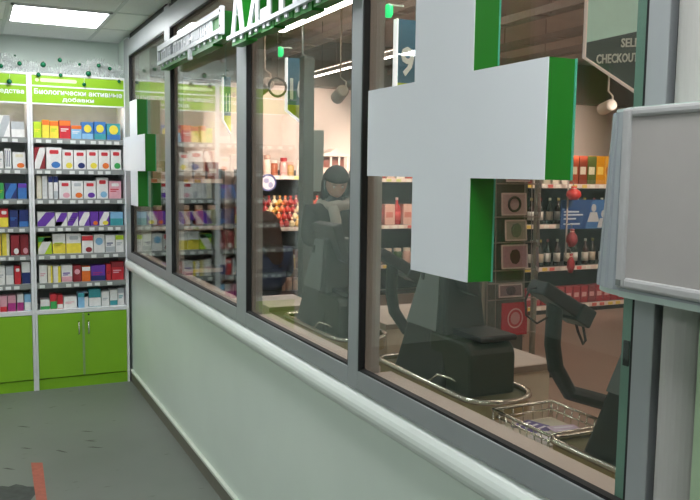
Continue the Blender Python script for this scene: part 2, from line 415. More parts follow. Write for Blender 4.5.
# ================================================================== CABINETS
CX0, CX1 = 0.397, 1.056; CY0, CY1 = 5.97, 6.30
SHZ = [1.813, 1.595, 1.383, 1.184, 0.984, 0.775, 0.582]
def cabinet(x0, x1, label, right):
    R_ = root('display_cabinet', ((x0 + x1) / 2, (CY0 + CY1) / 2, 0), label, 'cabinet', 'lime display cabinets')
    pw = 0.017
    xi0, xi1 = x0 + pw, x1 - pw
    box('side_panel', x0, xi0, CY0 - .005, CY1, 0, 2.25, M_white, R_, bevel=.002); box('side_panel', xi1, x1, CY0 - .005, CY1, 0, 2.25, M_white, R_, bevel=.002)
    box('back_panel', xi0, xi1, CY1 - .012, CY1, 0.58, 2.25, mat('back_panel_grey', '#b6b8b8', 0.5, var=0.04), R_)
    box('worktop', xi0, xi1, CY0 - .004, CY1 - .012, 0.556, 0.582, M_white, R_)
    box('plinth', xi0, xi1, CY0 + .006, CY0 + .03, 0.0, 0.076, M_lime, R_)
    xm = (xi0 + xi1) / 2
    for s, (a, b) in enumerate(((xi0 + .002, xm - .002), (xm + .002, xi1 - .002))):
        d = box('door', a, b, CY0 - .002, CY0 + .016, 0.084, 0.552, M_lime, R_, bevel=.0015)
        hx = b - .032 if s == 0 else a + .032
        V, F = tube([(hx, CY0 - .002, 0.487), (hx, CY0 - .028, 0.48), (hx, CY0 - .028, 0.40), (hx, CY0 - .002, 0.393)], .006, 8)
        mk('handle', V, F, M_chrome, d, smooth=True)
        if s: 
            V, F = disc(a + .035, 0.535, .007, .007, CY0 - .006, CY0 - .002); mk('lock', V, F, M_black, d)
    box('door_strip', xm - .008, xm + .008, CY0 - .006, CY0 - .002, 0.09, 0.545, mat('strip_grey_green', '#8aa86a', 0.4), R_)
    # header: two lime boards with a white seam
    h = box('header', xi0, xi1, CY0 - .002, CY0 + .02, 2.052, 2.246, M_header, R_)
    for z in (2.052, 2.174): box('seam', xi0, xi1, CY0 - .004, CY0 - .002, z - .005, z + .005, M_white, h)
    box('top_edge', x0, x1, CY0 - .006, CY1, 2.25, 2.262, M_white, R_)
    box('header_lamp', xi0 + .03, xi1 - .03, CY0 + .03, CY0 + .08, 2.056, 2.07, emit_mat('cabinet_lamp', '#ffe4da', 9.0), R_)
    if right:
        text_y('lettering', 'Биологически активные', xi0 + .015, xi1 - .012, 2.118, 2.156, CY0 - .002, M_white, h)
        text_y('lettering', 'добавки', xi0 + .20, xi0 + .415, 2.068, 2.104, CY0 - .002, M_white, h)
        V, F = prism(rrect(xi0 + .055, xi0 + .30, 2.203, 2.228, (.012,) * 4), CY0 - .004, CY0 - .002, 'y'); mk('wordmark', V, F, mat('wordmark_pale', '#d8ecb0', 0.4), h)
        V, F = disc(xi0 + .035, 2.2155, .013, .013, CY0 - .0045, CY0 - .002); mk('wordmark', V, F, mat('wordmark_pale', '#d8ecb0', 0.4), h)
    else:
        text_y('lettering', 'средства', 0.155, xi1 - .015, 2.106, 2.140, CY0 - .002, M_white, h)
    for k, z in enumerate(SHZ[:-1]):
        s = box('shelf', xi0, xi1, CY0 + .025, CY1 - .012, z - .012, z, mat('shelf_glass', '#9aa39f', 0.3, var=0.03), R_)
        box('lip', xi0, xi1, CY0 + .020, CY0 + .025, z - .036, z + .002, M_shelfg, s)
        nt_ = 9 if right else 8; x = xi0 + .02
        random.seed(int(z * 1000) + right)
        first = None
        while x < xi1 - .05:
            if first is None: first = box('price_tag', x, x + .036, CY0 + .0175, CY0 + .0195, z - .033, z - .010, M_tagw, s); fx = x
            else: dup(first, (x - fx, 0, 0), s)
            x += random.choice((.055, .065, .075, .09))
    return R_
cab_r = cabinet(CX0, CX1, 'lime and white pharmacy cabinet right, fully in view against the window', True)
cab_l = cabinet(-0.272, 0.3955, 'lime and white pharmacy cabinet cut off by the left picture edge', False)

# ------------------------------------------------------------------ medicine boxes
CN = {'l': 'lime', 'o': 'orange', 'y': 'yellow', 'r': 'red', 'b': 'blue', 'c': 'light blue', 'w': 'white', 'd': 'dark red', 'n': 'navy', 'p': 'purple', 't': 'teal',
      'g': 'green', 'e': 'cream', 'm': 'magenta', 'k': 'pink', 's': 'silver grey'}
CH = {'l': '#b8d62e', 'o': '#e8762e', 'y': '#ecd94a', 'r': '#c9303a', 'b': '#3f78bd', 'c': '#86b9dc', 'w': '#e7e6e4', 'd': '#8f2730', 'n': '#27356f', 'p': '#6a3aa8', 't': '#3f9ba4',
      'g': '#3fa356', 'e': '#e4dcc0', 'm': '#a8327e', 'k': '#e2a8b4', 's': '#b7bcc0'}
def product(x0, x1, z, h, y, body, deco, lab, group, dep=0.09):
    b = colmat(CH[body]); y1 = y + dep
    R_ = root('medicine_box', ((x0 + x1) / 2, y + dep / 2, z), lab, 'box', group)
    z0 = z + .0005; z1 = z + h
    box('carton', x0, x1, y, y1, z0, z1, b, R_)
    wd = x1 - x0
    for dname, c in deco:
        cm_ = colmat(CH[c]); f0, f1 = y - .0012, y
        if dname == 'top': box('print', x0, x1, f0, f1, z1 - h * .28, z1 - h * .02, cm_, R_)
        elif dname == 'bot': box('print', x0, x1, f0, f1, z0 + h * .03, z0 + h * .33, cm_, R_)
        elif dname == 'half': box('print', x0, x1, f0, f1, z0 + h * .02, z0 + h * .52, cm_, R_)
        elif dname == 'logo': 
            V, F = prism(rrect(x0 + wd * .22, x0 + wd * .82, z1 - h * .30, z1 - h * .12, (h * .05,) * 4, 3), f0, f1, 'y'); mk('print', V, F, cm_, R_)
        elif dname == 'line': 
            boxes('print', [(x0 + wd * .12, x0 + wd * .8, f0, f1, z0 + h * .50, z0 + h * .56), (x0 + wd * .12, x0 + wd * .6, f0, f1, z0 + h * .40, z0 + h * .45)], cm_, R_)
        elif dname == 'disc':
            V, F = disc((x0 + x1) / 2, z0 + h * .62, wd * .34, min(h * .34, wd * .36), f0 - .0006, f1, 16); mk('print', V, F, cm_, R_)
        elif dname == 'spot':
            V, F = disc(x0 + wd * .62, z0 + h * .2, wd * .30, h * .15, f0 - .0006, f1, 12); mk('print', V, F, cm_, R_)
        elif dname == 'diag':
            V, F = prism([(x0, z0 + h * .30), (x0 + wd * .5, z1 - .002), (x1, z1 - .002), (x1, z1 - h * .25), (x0 + wd * .45, z0 + .002), (x0, z0 + .002)], f0, f1, 'y'); mk('print', V, F, cm_, R_)
        elif dname == 'side': box('print', x0 + wd * .62, x1, f0, f1, z0, z1, cm_, R_)
        elif dname == 'bars': boxes('print', [(x0 + wd * q, x0 + wd * (q + .1), f0, f1, z0 + h * .1, z0 + h * .9) for q in (.15, .42, .7)], cm_, R_)
    return R_
# (start px/5, end px/5, height m, body, decorations) in the photograph's order, left to right; scaled to the cabinet width
def fill(cab, xi0, xi1, a0, a1, rows, where, grp):
    for r, row in enumerate(rows):
        for i, (p0, p1, h, body, deco) in enumerate(row):
            xa = xi0 + (p0 - a0) / (a1 - a0) * (xi1 - xi0); xb = min(xi1 - .002, xi0 + (p1 - a0) / (a1 - a0) * (xi1 - xi0))
            extra = [CN[c] for _, c in deco if CN[c] != CN[body]]
            desc = CN[body] + ((' and ' + extra[0]) if extra else '')
            lab = '%s box, %s from left on %s shelf down, %s' % (desc, ordw(i), ordw(r), where)
            rnd = random.Random(r * 31 + i)
            product(xa + .0012, xb - .0012, SHZ[r], h, CY0 + .032 + rnd.uniform(0, .018), body, deco, lab, grp)
rows_r = [
 [(172, 212, .115, 'l', [('line', 'y')]), (214, 250, .13, 'y', [('top', 'o')]), (252, 298, .125, 'y', [('top', 'o'), ('line', 'l')]), (300, 358, .13, 'r', [('top', 'o'), ('line', 'w')]),
  (360, 414, .10, 'c', [('line', 'w'), ('top', 'o')]), (416, 476, .125, 'b', [('disc', 'y'), ('bot', 'c')]), (480, 542, .13, 'b', [('disc', 'y'), ('bot', 't')]), (546, 618, .12, 't', [('disc', 'y'), ('bot', 'b')])],
 [(172, 226, .155, 'd', [('diag', 'w')]), (230, 308, .155, 'w', [('logo', 'r'), ('spot', 'b')]), (312, 368, .14, 'w', [('logo', 'r'), ('spot', 'y')]), (371, 434, .14, 'w', [('logo', 'r'), ('spot', 'n')]),
  (437, 497, .145, 'w', [('logo', 'r'), ('spot', 'y')]), (500, 560, .145, 'w', [('logo', 'r'), ('spot', 'o')]), (564, 622, .15, 'w', [('logo', 'r'), ('spot', 'g')])],
 [(180, 206, .165, 'e', [('bars', 'w')]), (208, 234, .165, 'w', [('bars', 's')]), (238, 262, .165, 'w', [('top', 'n')]), (264, 288, .165, 'w', [('top', 'n'), ('bot', 's')]), (291, 352, .13, 'w', [('logo', 'r'), ('spot', 'k')]),
  (355, 416, .13, 'w', [('logo', 's'), ('spot', 'o')]), (419, 484, .13, 'w', [('logo', 'r'), ('spot', 'p')]), (487, 548, .155, 'w', [('logo', 'r'), ('spot', 'c')]), (552, 620, .13, 'k', [('logo', 'w'), ('line', 'r')])],
 [(180, 268, .105, 'w', [('diag', 'p')]), (271, 330, .10, 'w', [('diag', 'p'), ('bot', 'w')]), (332, 388, .10, 'w', [('diag', 'p'), ('line', 's')]), (391, 448, .105, 'p', [('diag', 'w')]), (450, 494, .105, 'p', [('spot', 'o')]),
  (497, 552, .105, 'p', [('diag', 'w'), ('spot', 'y')]), (556, 626, .10, 'c', [('half', 't')])],
 [(180, 250, .125, 'l', [('diag', 'w'), ('top', 'g')]), (253, 320, .145, 'w', [('half', 'y'), ('line', 'l')]), (322, 400, .145, 'w', [('half', 'y'), ('logo', 's')]), (403, 462, .13, 'w', [('top', 'r'), ('spot', 'd')]),
  (466, 526, .135, 'w', [('disc', 'c')]), (529, 580, .13, 'w', [('bot', 's'), ('line', 'n')]), (583, 628, .13, 'w', [('top', 'l'), ('line', 's')])],
 [(182, 222, .13, 'w', [('line', 'k')]), (224, 250, .125, 'e', [('side', 'y')]), (253, 292, .12, 'w', [('side', 'y')]), (295, 352, .125, 'w', [('line', 'p'), ('bot', 'k')]), (355, 398, .12, 'd', [('disc', 'k')]),
  (401, 446, .11, 'o', [('top', 'w')]), (449, 526, .115, 'p', [('line', 'm'), ('bot', 'n')]), (530, 556, .12, 'r', [('line', 'd')]), (559, 626, .135, 'r', [('line', 'k'), ('top', 'd')])],
 [(184, 232, .075, 'w', [('bot', 'g')]), (234, 268, .11, 'r', [('half', 'g')]), (270, 300, .10, 'r', [('bot', 'w')]), (303, 372, .085, 'w', [('line', 'k')]), (377, 432, .11, 'c', [('side', 'w'), ('top', 't')]),
  (435, 500, .13, 't', [('half', 'w')]), (503, 545, .11, 'w', [('line', 's')]), (548, 590, .12, 'w', [('bot', 't')]), (592, 628, .13, 'w', [('line', 't'), ('top', 's')])],
]
fill(cab_r, CX0 + .017, CX1 - .017, 166, 634, rows_r, 'right cabinet', 'medicine boxes in the right cabinet')
rows_l = [
 [(-40, 26, .12, 's', [('line', 'w')]), (30, 76, .15, 'w', [('diag', 's')]), (80, 132, .11, 's', [('half', 'w')])],
 [(-45, 16, .12, 'w', [('bot', 'c')]), (20, 48, .12, 'w', [('line', 's')]), (52, 78, .14, 'w', [('bars', 'n')]), (82, 132, .115, 'w', [('spot', 'o'), ('logo', 'e')])],
 [(-40, -4, .11, 'g', [('line', 'w')]), (0, 22, .11, 'g', [('bars', 'l')]), (24, 46, .11, 'g', [('line', 'l')]), (50, 96, .11, 'n', [('diag', 'b')]), (99, 134, .11, 'b', [('top', 'p')])],
 [(-40, 24, .12, 'r', [('half', 'y')]), (27, 60, .13, 'r', [('half', 'y'), ('logo', 'w')]), (64, 98, .12, 'n', [('line', 'b')]), (101, 138, .12, 'n', [('bot', 'b')])],
 [(-40, 0, .15, 'y', [('bars', 'o')]), (3, 30, .15, 'y', [('bars', 'k')]), (33, 62, .155, 'y', [('side', 'e')]), (66, 100, .145, 'd', [('spot', 'w')]), (102, 136, .145, 'd', [('spot', 'k')])],
 [(-40, 6, .12, 'n', [('line', 'w')]), (8, 42, .135, 'w', [('line', 's')]), (44, 74, .13, 's', [('half', 'w')]), (77, 102, .13, 'r', [('logo', 'w')]), (105, 142, .16, 'w', [('half', 'n')])],
 [(-40, 16, .12, 'd', [('line', 'k')]), (19, 46, .115, 'k', [('bot', 'r')]), (48, 80, .115, 'k', [('half', 'm')]), (84, 110, .12, 'w', [('half', 'm')]), (112, 148, .12, 'c', [('half', 'w')])],
]
fill(cab_l, 0.140, 0.378, 0, 140, rows_l, 'left cabinet', 'medicine boxes in the left cabinet')

# ------------------------------------------------------------------ tinsel garland and green baubles on top of the cabinets
random.seed(3)
V, F = [], []
for k in range(4200):
    x = random.uniform(-0.3, 1.03); zc = 2.305 + .028 * math.sin(x * 9) + .012 * math.sin(x * 31); y = 6.02 + .02 * math.sin(x * 14)
    a = random.uniform(0, 2 * PI); e = random.uniform(-1.2, 1.4); L = random.uniform(.025, .075)
    d = Vector((math.cos(a) * math.cos(e), math.sin(a) * math.cos(e) * .7, math.sin(e))); p = Vector((x, y, zc)); s = d.cross(Vector((0.3, 0.5, 0.8))).normalized() * .0017
    q = p + d * L + Vector((0, 0, -.01)); q.z = max(q.z, 2.264); n0 = len(V); V += [p - s, p + s, q + s, q - s]; F.append((n0, n0 + 1, n0 + 2, n0 + 3))
cv, cf = tube([(-0.3 + i * .0333, 6.02 + .02 * math.sin((-0.3 + i * .0333) * 14), 2.305 + .028 * math.sin((-0.3 + i * .0333) * 9) + .012 * math.sin((-0.3 + i * .0333) * 31)) for i in range(41)], .005, 6)
n0 = len(V); V += cv; F += [tuple(i + n0 for i in f) for f in cf]
mk('tinsel_garland', V, F, mat('tinsel_silver', '#eef3f1', 0.3, metal=0.1, var=0.05, alpha=0.5), label='silvery white tinsel garland lying along the tops of both cabinets', cat='garland', kind='stuff')
def bauble(x, z, r, y, lab):
    R_ = root('bauble', (x, y, z - r), lab, 'ornament', 'green baubles on the garland')
    V, F = sphere((x, y, z), r, 14, 10); mk('ball', V, F, mat('bauble_green', '#0f6b46', 0.18, metal=0.4, var=0.05), R_, smooth=True)
    V, F = lathe([(r * .3, 0), (r * .3, r * .3)], 8, (x, y, z + r * .92)); mk('cap', V, F, M_chrome, R_)
    V, F = tube([(x, y, z + r * 1.2), (x + .004, y + .006, z + r * 1.2 + .03)], .0012, 5); mk('string', V, F, M_tagw, R_)
BA = [(7, 68, .019), (24, 65.5, .021), (46, 66.5, .025), (62, 62, .020), (100, 67, .019), (111, 70, .018), (89, 75.5, .026), (41, 76.5, .020), (62, 77, .018), (14, 83, .023), (84.5, 86, .018), (119.5, 83, .016), (20, 58, .009), (81, 66, .013)]
BL = ['at the far left picture edge above the header', 'second along the upper row from the left', 'large, above the middle of the pale wordmark', 'highest of all, above the right header',
      'in the right upper pair, the left one', 'in the right upper pair, the right one', 'largest, resting near the header top right of centre', 'at the header top, left end of the right cabinet',
      'at the header top, near the middle of the right cabinet', 'hanging over the left header lettering', 'hanging over the right header seam', 'at the top right corner of the right cabinet', 'tiny, highest on the left', 'tiny, between the middle and right baubles']
for (px, pz, r), bl in zip(BA, BL):
    x = 0.174 + (px) * 0.00695; z = 2.241 + (75 + .0625 * px - pz) * 0.0072
    bauble(x, z, r * .78, 5.955 if pz > 74 else 5.985, 'dark green bauble ' + bl)

# ------------------------------------------------------------------ floor marks
mk('floor_tape', *prism([(0.258, 4.484), (0.315, 4.458), (0.294, 3.936), (0.282, 3.70), (0.234, 3.71), (0.246, 3.957)], 0.0004, 0.0016, 'z'), mat('tape_red', '#a85a48', 0.5, var=0.15, scale=30), label='short worn strip of red tape stuck on the grey floor', cat='tape')
random.seed(11); pts = []
for k in range(26):
    a = 2 * PI * k / 26; r = 0.20 * random.uniform(.72, 1.12); pts.append((0.12 + r * math.cos(a) * .72, 4.03 + r * math.sin(a) * .95))
mk('floor_sticker', *prism(pts, 0.0003, 0.001, 'z'), mat('sticker_dark', '#3b403d', 0.55, var=0.35, scale=22), label='dark worn remains of a floor sticker beside the red tape', cat='sticker')

fl = bpy.data.objects['floor']; M_scuff = mat('scuff_dark', '#4a4b44', .6, var=.2)
for (x, y, l, wd) in [(.262, 5.149, .075, .018), (.428, 4.604, .06, .022), (.609, 4.596, .085, .016), (.606, 4.902, .07, .014), (.60, 4.717, .07, .014), (.25, 4.736, .06, .014), (.145, 4.44, .06, .016)]:
    mk('scuff_mark', *prism([(x - l / 2, y + wd * 1.3), (x - l * .1, y + wd * .9), (x + l / 2, y - wd * 1.6), (x + l * .1, y - wd * .9)], 0.0002, 0.0007, 'z'), M_scuff, fl)

# ================================================================== THE STORE BEYOND THE GLASS
M_sfloor = mat('store_floor', '#a98f7e', 0.35, var=0.06, scale=2)
M_swall = mat('store_wall', '#ecdcd2', 0.7, var=0.03, scale=1.5)
M_sceil = mat('store_ceiling', '#b5aaa2', 0.85, var=0.05, scale=3)
struct(box('floor_store', 1.17, 11.0, -2.0, 9.8, -0.06, 0.0, M_sfloor))
struct(box('ceiling_store', 1.17, 11.0, -2.0, 9.8, 3.3, 3.4, M_sceil))
struct(box('wall_store_back', 1.17, 11.0, 9.8, 9.9, 0, 3.3, M_swall))
struct(box('wall_store_right', 11.0, 11.1, -2.0, 9.8, 0, 3.3, M_swall))
struct(box('wall_store_front', 1.17, 11.0, -2.1, -2.0, 0, 3.3, M_swall))
struct(box('wall_store_side', 1.08, 1.17, 6.32, 9.8, 0, 3.3, M_swall))
struct(box('trim_4', 1.17, 11.0, 9.55, 9.8, 2.72, 3.3, mat('bulkhead_taupe', '#857a70', 0.7, var=0.04)))
M_lin = emit_mat('linear_lamp', '#fff1e4', STORE_LAMP); M_up = emit_mat('added_uplight_glow', '#ffe9dc', STORE_LAMP * 0.7)
for k, (x, y0, y1, wd, lz, lab) in enumerate([(2.86, 3.2, 7.6, .11, 3.0, 'wide bright linear lamp hanging nearest the partition glass'), (3.665, 5.4, 8.75, .028, 2.7, 'thin linear lamp hanging second from the partition glass'),
                                          (6.4, 1.0, 6.4, .07, 3.0, 'linear lamp hanging farthest from the partition glass'), (4.9, -1.5, 2.5, .09, 3.0, 'linear lamp hanging out of view near the front of the store'), (2.6, -1.5, 2.4, .09, 3.0, 'added unseen linear lamp just beyond the ribbed housing')]):  # last lamp is added out of view to brighten the near store
    L = root('linear_lamp', (x, (y0 + y1) / 2, lz), lab, 'lamp', 'linear store lamps')
    box('housing', x - wd / 2, x + wd / 2, y0, y1, lz + .012, lz + .06, M_alu_out, L); box('diffuser', x - wd / 2 + .005, x + wd / 2 - .005, y0, y1, lz, lz + .012, M_lin, L)
    box('added_uplight', x - wd / 2 + .005, x + wd / 2 - .005, y0, y1, lz + .0605, lz + .064, M_up, L)  # unseen glow strip, added to brighten the store ceiling
    for yy in (y0 + .4, y1 - .4): mk('hanger', *tube([(x, yy, lz + .065), (x, yy, 3.3)], .004, 6), M_gasket, L)
# ceiling rails (cable trays) running across the store
for k, (x, z) in enumerate([(3.42, 2.98), (4.15, 2.86), (5.2, 2.92), (5.75, 2.88)]):
    o = boxes('cable_tray', [(x - .07, x - .06, 2.5, 9.5, z, z + .06), (x + .06, x + .07, 2.5, 9.5, z, z + .06)] + [(x - .06, x + .06, 2.6 + .5 * q, 2.63 + .5 * q, z, z + .012) for q in range(14)] +
              [(x - .004, x + .004, 3 + 2 * q, 3.008 + 2 * q, z, 3.3) for q in range(4)], mat('tray_taupe', '#9a8c82', 0.5), label='%s metal cable tray under the store ceiling, counting from the glass' % ordw(k), cat='cable tray', group='cable trays')

# ------------------------------------------------------------------ lane signs on the queue line
def lane_sign(y, txt, x0, wd, label, selfsign=False, lamp=True):
    zt = 2.70; zc = 2.20; zl = 2.045
    R_ = root('lane_sign', (x0 + wd / 2, y, zl), label, 'sign', 'checkout lane signs')
    pts = [(x0, zt), (x0, zc), (x0 + wd, zl), (x0 + wd, zt)]
    navy = mat('lane_navy', '#41708a', 0.4, var=0.05); 
    mk('board', *prism(pts, y, y + (.014 if selfsign else .05), 'y'), mat('lane_pale_teal', '#b0d2c2', 0.4, var=0.03, emit=0.22) if selfsign else navy, R_)
    ed = emit_mat('lane_edge', '#ffffff', 0.9)
    t = .011
    if not selfsign:
        mk('lit_edge', *prism([(x0 - t, zt), (x0 - t, zc - .006), (x0, zc), (x0, zt)], y - .002, y + .05, 'y'), ed, R_)
        mk('lit_edge', *prism([(x0 - t, zc - .006), (x0 + wd, zl - t), (x0 + wd, zl), (x0, zc)], y - .002, y + .05, 'y'), ed, R_)
        mk('lime_corner', *prism([(x0, zc + .05), (x0, zc), (x0 + wd, zl), (x0 + wd, zc + .05)], y - .003, y, 'y'), colmat('#c3d42c'), R_)
        text_y('number', txt, x0 + .025, x0 + min(wd - .012, .025 + .075 * len(txt) + .035), 2.30, 2.51, y, mat('lane_number', '#eef6f0', 0.4, var=0.03), R_, th=.004)
    else:
        ed2 = mat('lane_trim_pink', '#f0ddd2', 0.4, var=0.02, emit=0.25)
        t = .007
        mk('trim_edge', *prism([(x0 - t, zt), (x0 - t, zc - .004), (x0, zc), (x0, zt)], y - .004, y + .016, 'y'), ed2, R_)
        mk('trim_edge', *prism([(x0 - t, zc - .004), (x0 + wd, zl - t - .004), (x0 + wd, zl), (x0, zc)], y - .004, y + .016, 'y'), ed2, R_)
        mk('dark_band', *prism([(x0, zc + .072), (x0, zc), (x0 + wd, zl), (x0 + wd, zc + .165)], y - .003, y, 'y'), mat('lane_dark_teal', '#4d625f', 0.45, var=0.05), R_)
        for s, xa, xb, za, zb in (('SELF', 3.068, 3.19, 2.258, 2.304), ('CHECKOUT', 2.905, 3.19, 2.180, 2.228)):
            o = text_y('lettering', s, xa, xb, za, zb, y - .003, mat('lane_letter', '#e6efe8', 0.4, var=0.02), R_, th=.003)
            for v in o.data.vertices: v.co.z += (v.co.x + WL[o.name].x - xa) * .11 + (xa - 2.888) * .11 - .012
    V = []
    box('hanger', x0 + wd - .06, x0 + wd - .045, y + .02, y + .035, zt, 3.3, M_kgrey, R_)
    if lamp:
        o = mk('status_lamp', *lathe([(.020, 0), (.032, .02), (.032, .075), (.018, .09)], 10, (x0 - .07, y + .02, 2.705)), emit_mat('lamp_green', '#1fe07a', 1.3), R_, smooth=True)
        box('lamp_arm', x0 - .08, x0 + .05, y + .012, y + .028, 2.79, 2.80, mat('arm_pale', '#c8d6cc', .4), R_)
lane_sign(3.14, '', 2.837, 0.372, 'pale teal SELF CHECKOUT sign with dark lettered band', True, False)
lane_sign(5.03, '9', 2.80, 0.22, 'navy lane sign nine with a glowing white edge')
lane_sign(7.24, '10', 2.815, 0.22, 'navy lane sign ten with a glowing white edge')
lane_sign(9.1, '11', 2.735, 0.085, 'farthest lane sign with a glowing white edge', lamp=False)
# grey lane column with a pale display beside the sign for lane ten
R_ = root('lane_column', (2.95, 6.83, 0), 'dark grey-green column standing in front of the lane 10 sign', 'column')
box('shaft', 2.80, 2.90, 6.78, 6.90, 0.03, 2.66, mat('column_grey_green', '#66706c', .45, var=.05), R_)
box('display', 2.90, 3.01, 6.80, 6.85, 1.42, 1.99, mat('display_pale', '#a6b3ae', .4, var=.03), R_)
box('foot', 2.75, 3.0, 6.72, 6.96, 0, 0.03, M_dark, R_)

# ------------------------------------------------------------------ self-checkout kiosks along the glass
def kiosk(dy, lab):
    R_ = root('checkout_kiosk', (1.75, 2.6 + dy, 0), lab, 'kiosk', 'self checkout kiosks')
    def b(n_, x0, x1, y0, y1, z0, z1, m, p=R_, **k): return box(n_, x0, x1, y0 + dy, y1 + dy, z0, z1, m, p, **k)
    # pedestal, shelf with a chrome rim and rounded near end
    b('pedestal', 1.62, 1.84, 2.40, 2.84, 0.0, 0.755, M_cream, bevel=.01)
    out = rrect(1.575, 1.865, 2.20 + dy, 2.975 + dy, (.11, .14, .04, .04), 8)
    mk('shelf', *prism(out, 0.757, 0.785, 'z'), mat('shelf_olive', '#6d684a', .4, var=.05), R_)
    mk('chrome_rim', *tube([(p[0], p[1], 0.797) for p in out], .012, 8, True), M_chrome, R_, smooth=True)
    cx, cy = 1.72, 2.58 + dy
    out2 = [(cx + (p[0] - cx) * 1.012, cy + (p[1] - cy) * 1.006) for p in out]
    V, F = prism(out2, 0.737, 0.798, 'z'); mk('rim_band', V, F[2:], mat('brass_steel', '#b3a67c', 0.28, metal=0.9, var=.06), R_)
    # low rounded block
    blk = rrect(2.32 + dy, 2.60 + dy, 0.786, 0.985, (.01, .0, .0, .06), 5)
    mk('scale_block', *prism(blk, 1.615, 1.82, 'x'), M_darkgreen, R_, bevel=.02)
    mk('scale_top', *prism(rrect(2.32 + dy, 2.60 + dy, 0.986, 1.008, (.008, .0, .01, .01), 3), 1.66, 1.825, 'x'), M_black, R_, bevel=.006)
    # tapered column and the screen above it
    y0, y1 = 2.50 + dy, 2.84 + dy
    Vc = [(1.60, y0 - .03, .786), (1.83, y0 - .03, .786), (1.83, 2.858 + dy, .786), (1.60, 2.858 + dy, .786), (1.655, y0 + .05, 1.26), (1.80, y0 + .05, 1.26), (1.80, 2.705 + dy, 1.26), (1.655, 2.705 + dy, 1.26)]
    mk('column', Vc, BF, M_dark, R_, bevel=.012)
    Vp = [(1.618, y0 + .06, .99), (1.624, y0 + .06, .99), (1.624, 2.79 + dy, .99), (1.618, 2.79 + dy, .99), (1.648, y0 + .09, 1.25), (1.654, y0 + .09, 1.25), (1.654, 2.705 + dy, 1.25), (1.648, 2.705 + dy, 1.25)]
    mk('side_panel', Vp, BF, M_kgrey, R_)
    b('slot', 1.634, 1.645, 2.69, 2.705, 1.175, 1.215, M_black)
    Vs = [(1.70, y0 - .04, 1.15), (1.75, y0 - .04, 1.13), (1.75, y1 - .10, 1.13), (1.70, y1 - .10, 1.15), (1.64, y0 - .04, 1.33), (1.69, y0 - .04, 1.345), (1.69, y1 - .10, 1.345), (1.64, y1 - .10, 1.33)]
    mk('screen', Vs, BF, M_black, R_, bevel=.008)
    # bent receipt hook on the shelf front
    mk('wire_hook', *tube([(1.66, 2.40 + dy, .80), (1.60, 2.42 + dy, .84), (1.575, 2.47 + dy, .845), (1.57, 2.52 + dy, .81)], .005, 6), M_chrome, R_, smooth=True)
kiosk(0.0, 'dark self-checkout kiosk under the big white cross')
kiosk(-1.14, 'dark self-checkout kiosk at the right end, beside the last upright')
kiosk(1.12, 'dark self-checkout kiosk seen in the window left of the big cross')
# card terminals on bent poles
def terminal(dx, dy, lab, y=2.0, cable=True):
    R_ = root('card_terminal', (1.9 + dx, y + dy, 0.80), lab, 'card terminal', 'card terminals on bent poles')
    P = lambda x, z, yy=0: (x + dx, y + dy + yy, z)
    mk('pole', *tube([P(1.94, .825, -.13), P(1.91, .84, -.05), P(1.80, .873), P(1.735, .965), P(1.718, 1.045), P(1.722, 1.20)], .028, 10), M_dark, R_, bevel=.004)
    # handset, a long body leaning down to the right
    d = Vector((.185, 0, -.108)); L = d.length; d.normalize(); nz = Vector((d.z * -1, 0, d.x)); c0 = Vector(P(1.650, 1.252))
    def H(n_, a, bb, h0, h1, ya, yb, m, p=R_, bev=.006):
        Vv = []
        for (s, h) in ((a, h0), (bb, h0), (bb, h1), (a, h1)):
            q = c0 + d * s + nz * h; Vv.append(q)
        V = [(q.x, q.y + ya, q.z) for q in Vv] + [(q.x, q.y + yb, q.z) for q in Vv]
        F = [(0, 1, 2, 3), (7, 6, 5, 4), (0, 4, 5, 1), (1, 5, 6, 2), (2, 6, 7, 3), (3, 7, 4, 0)]
        return mk(n_, V, F, m, p, bevel=bev)
    hs = H('handset', 0, L, -.035, .012, -.045, .045, M_black)
    H('screen', .03, .10, .012, .016, -.03, .03, mat('terminal_screen', '#59605c', .25), hs, .001)
    H('keypad', .11, .17, .012, .017, -.032, .032, mat('terminal_keys', '#3a403d', .4), hs, .001)
    H('cradle', L - .05, L + .015, -.045, .018, -.055, .055, M_dark, R_)
    if cable:
        mk('cable', *tube([P(1.66, 1.24), P(1.615, 1.235), P(1.60, 1.20), P(1.605, 1.15), P(1.65, 1.12), P(1.70, 1.14)], .004, 6), M_black, R_, smooth=True)
        mk('cable', *tube([P(1.81, 1.12), P(1.825, 1.08), P(1.85, 1.035), P(1.86, 1.045), P(1.845, 1.10), P(1.83, 1.13)], .005, 6), M_black, R_, smooth=True)
terminal(0, 0, 'black card terminal on a bent pole, right of the big cross')
terminal(0.02, 1.14, 'black card terminal on a bent pole, left of the big cross', cable=False)

# packing benches
def bench(x0, x1, y0, y1, z, lab, sheet=None):
    R_ = root('packing_bench', ((x0 + x1) / 2, (y0 + y1) / 2, 0), lab, 'bench', 'packing benches')
    box('body', x0 + .02, x1 - .02, y0 + .02, y1 - .02, 0, z - .025, M_cream, R_)
    box('top', x0, x1, y0, y1, z - .025, z, mat('bench_top', '#d9cabf', .4, var=.04), R_, bevel=.004)
    box('edge_strip', x0, x1, y0 - .004, y0, z - .03, z - .004, mat('bench_edge', '#8a7868', .4), R_)
bench(1.975, 2.26, 2.6, 3.10, 0.80, 'cream packing bench with pinkish top, right of the big cross')
bench(1.975, 2.5, 3.62, 4.15, 0.80, 'cream packing bench left of the big cross')
bench(1.60, 1.92, 4.40, 4.82, 0.79, 'pale packing bench at the foot of the window left of the cross')
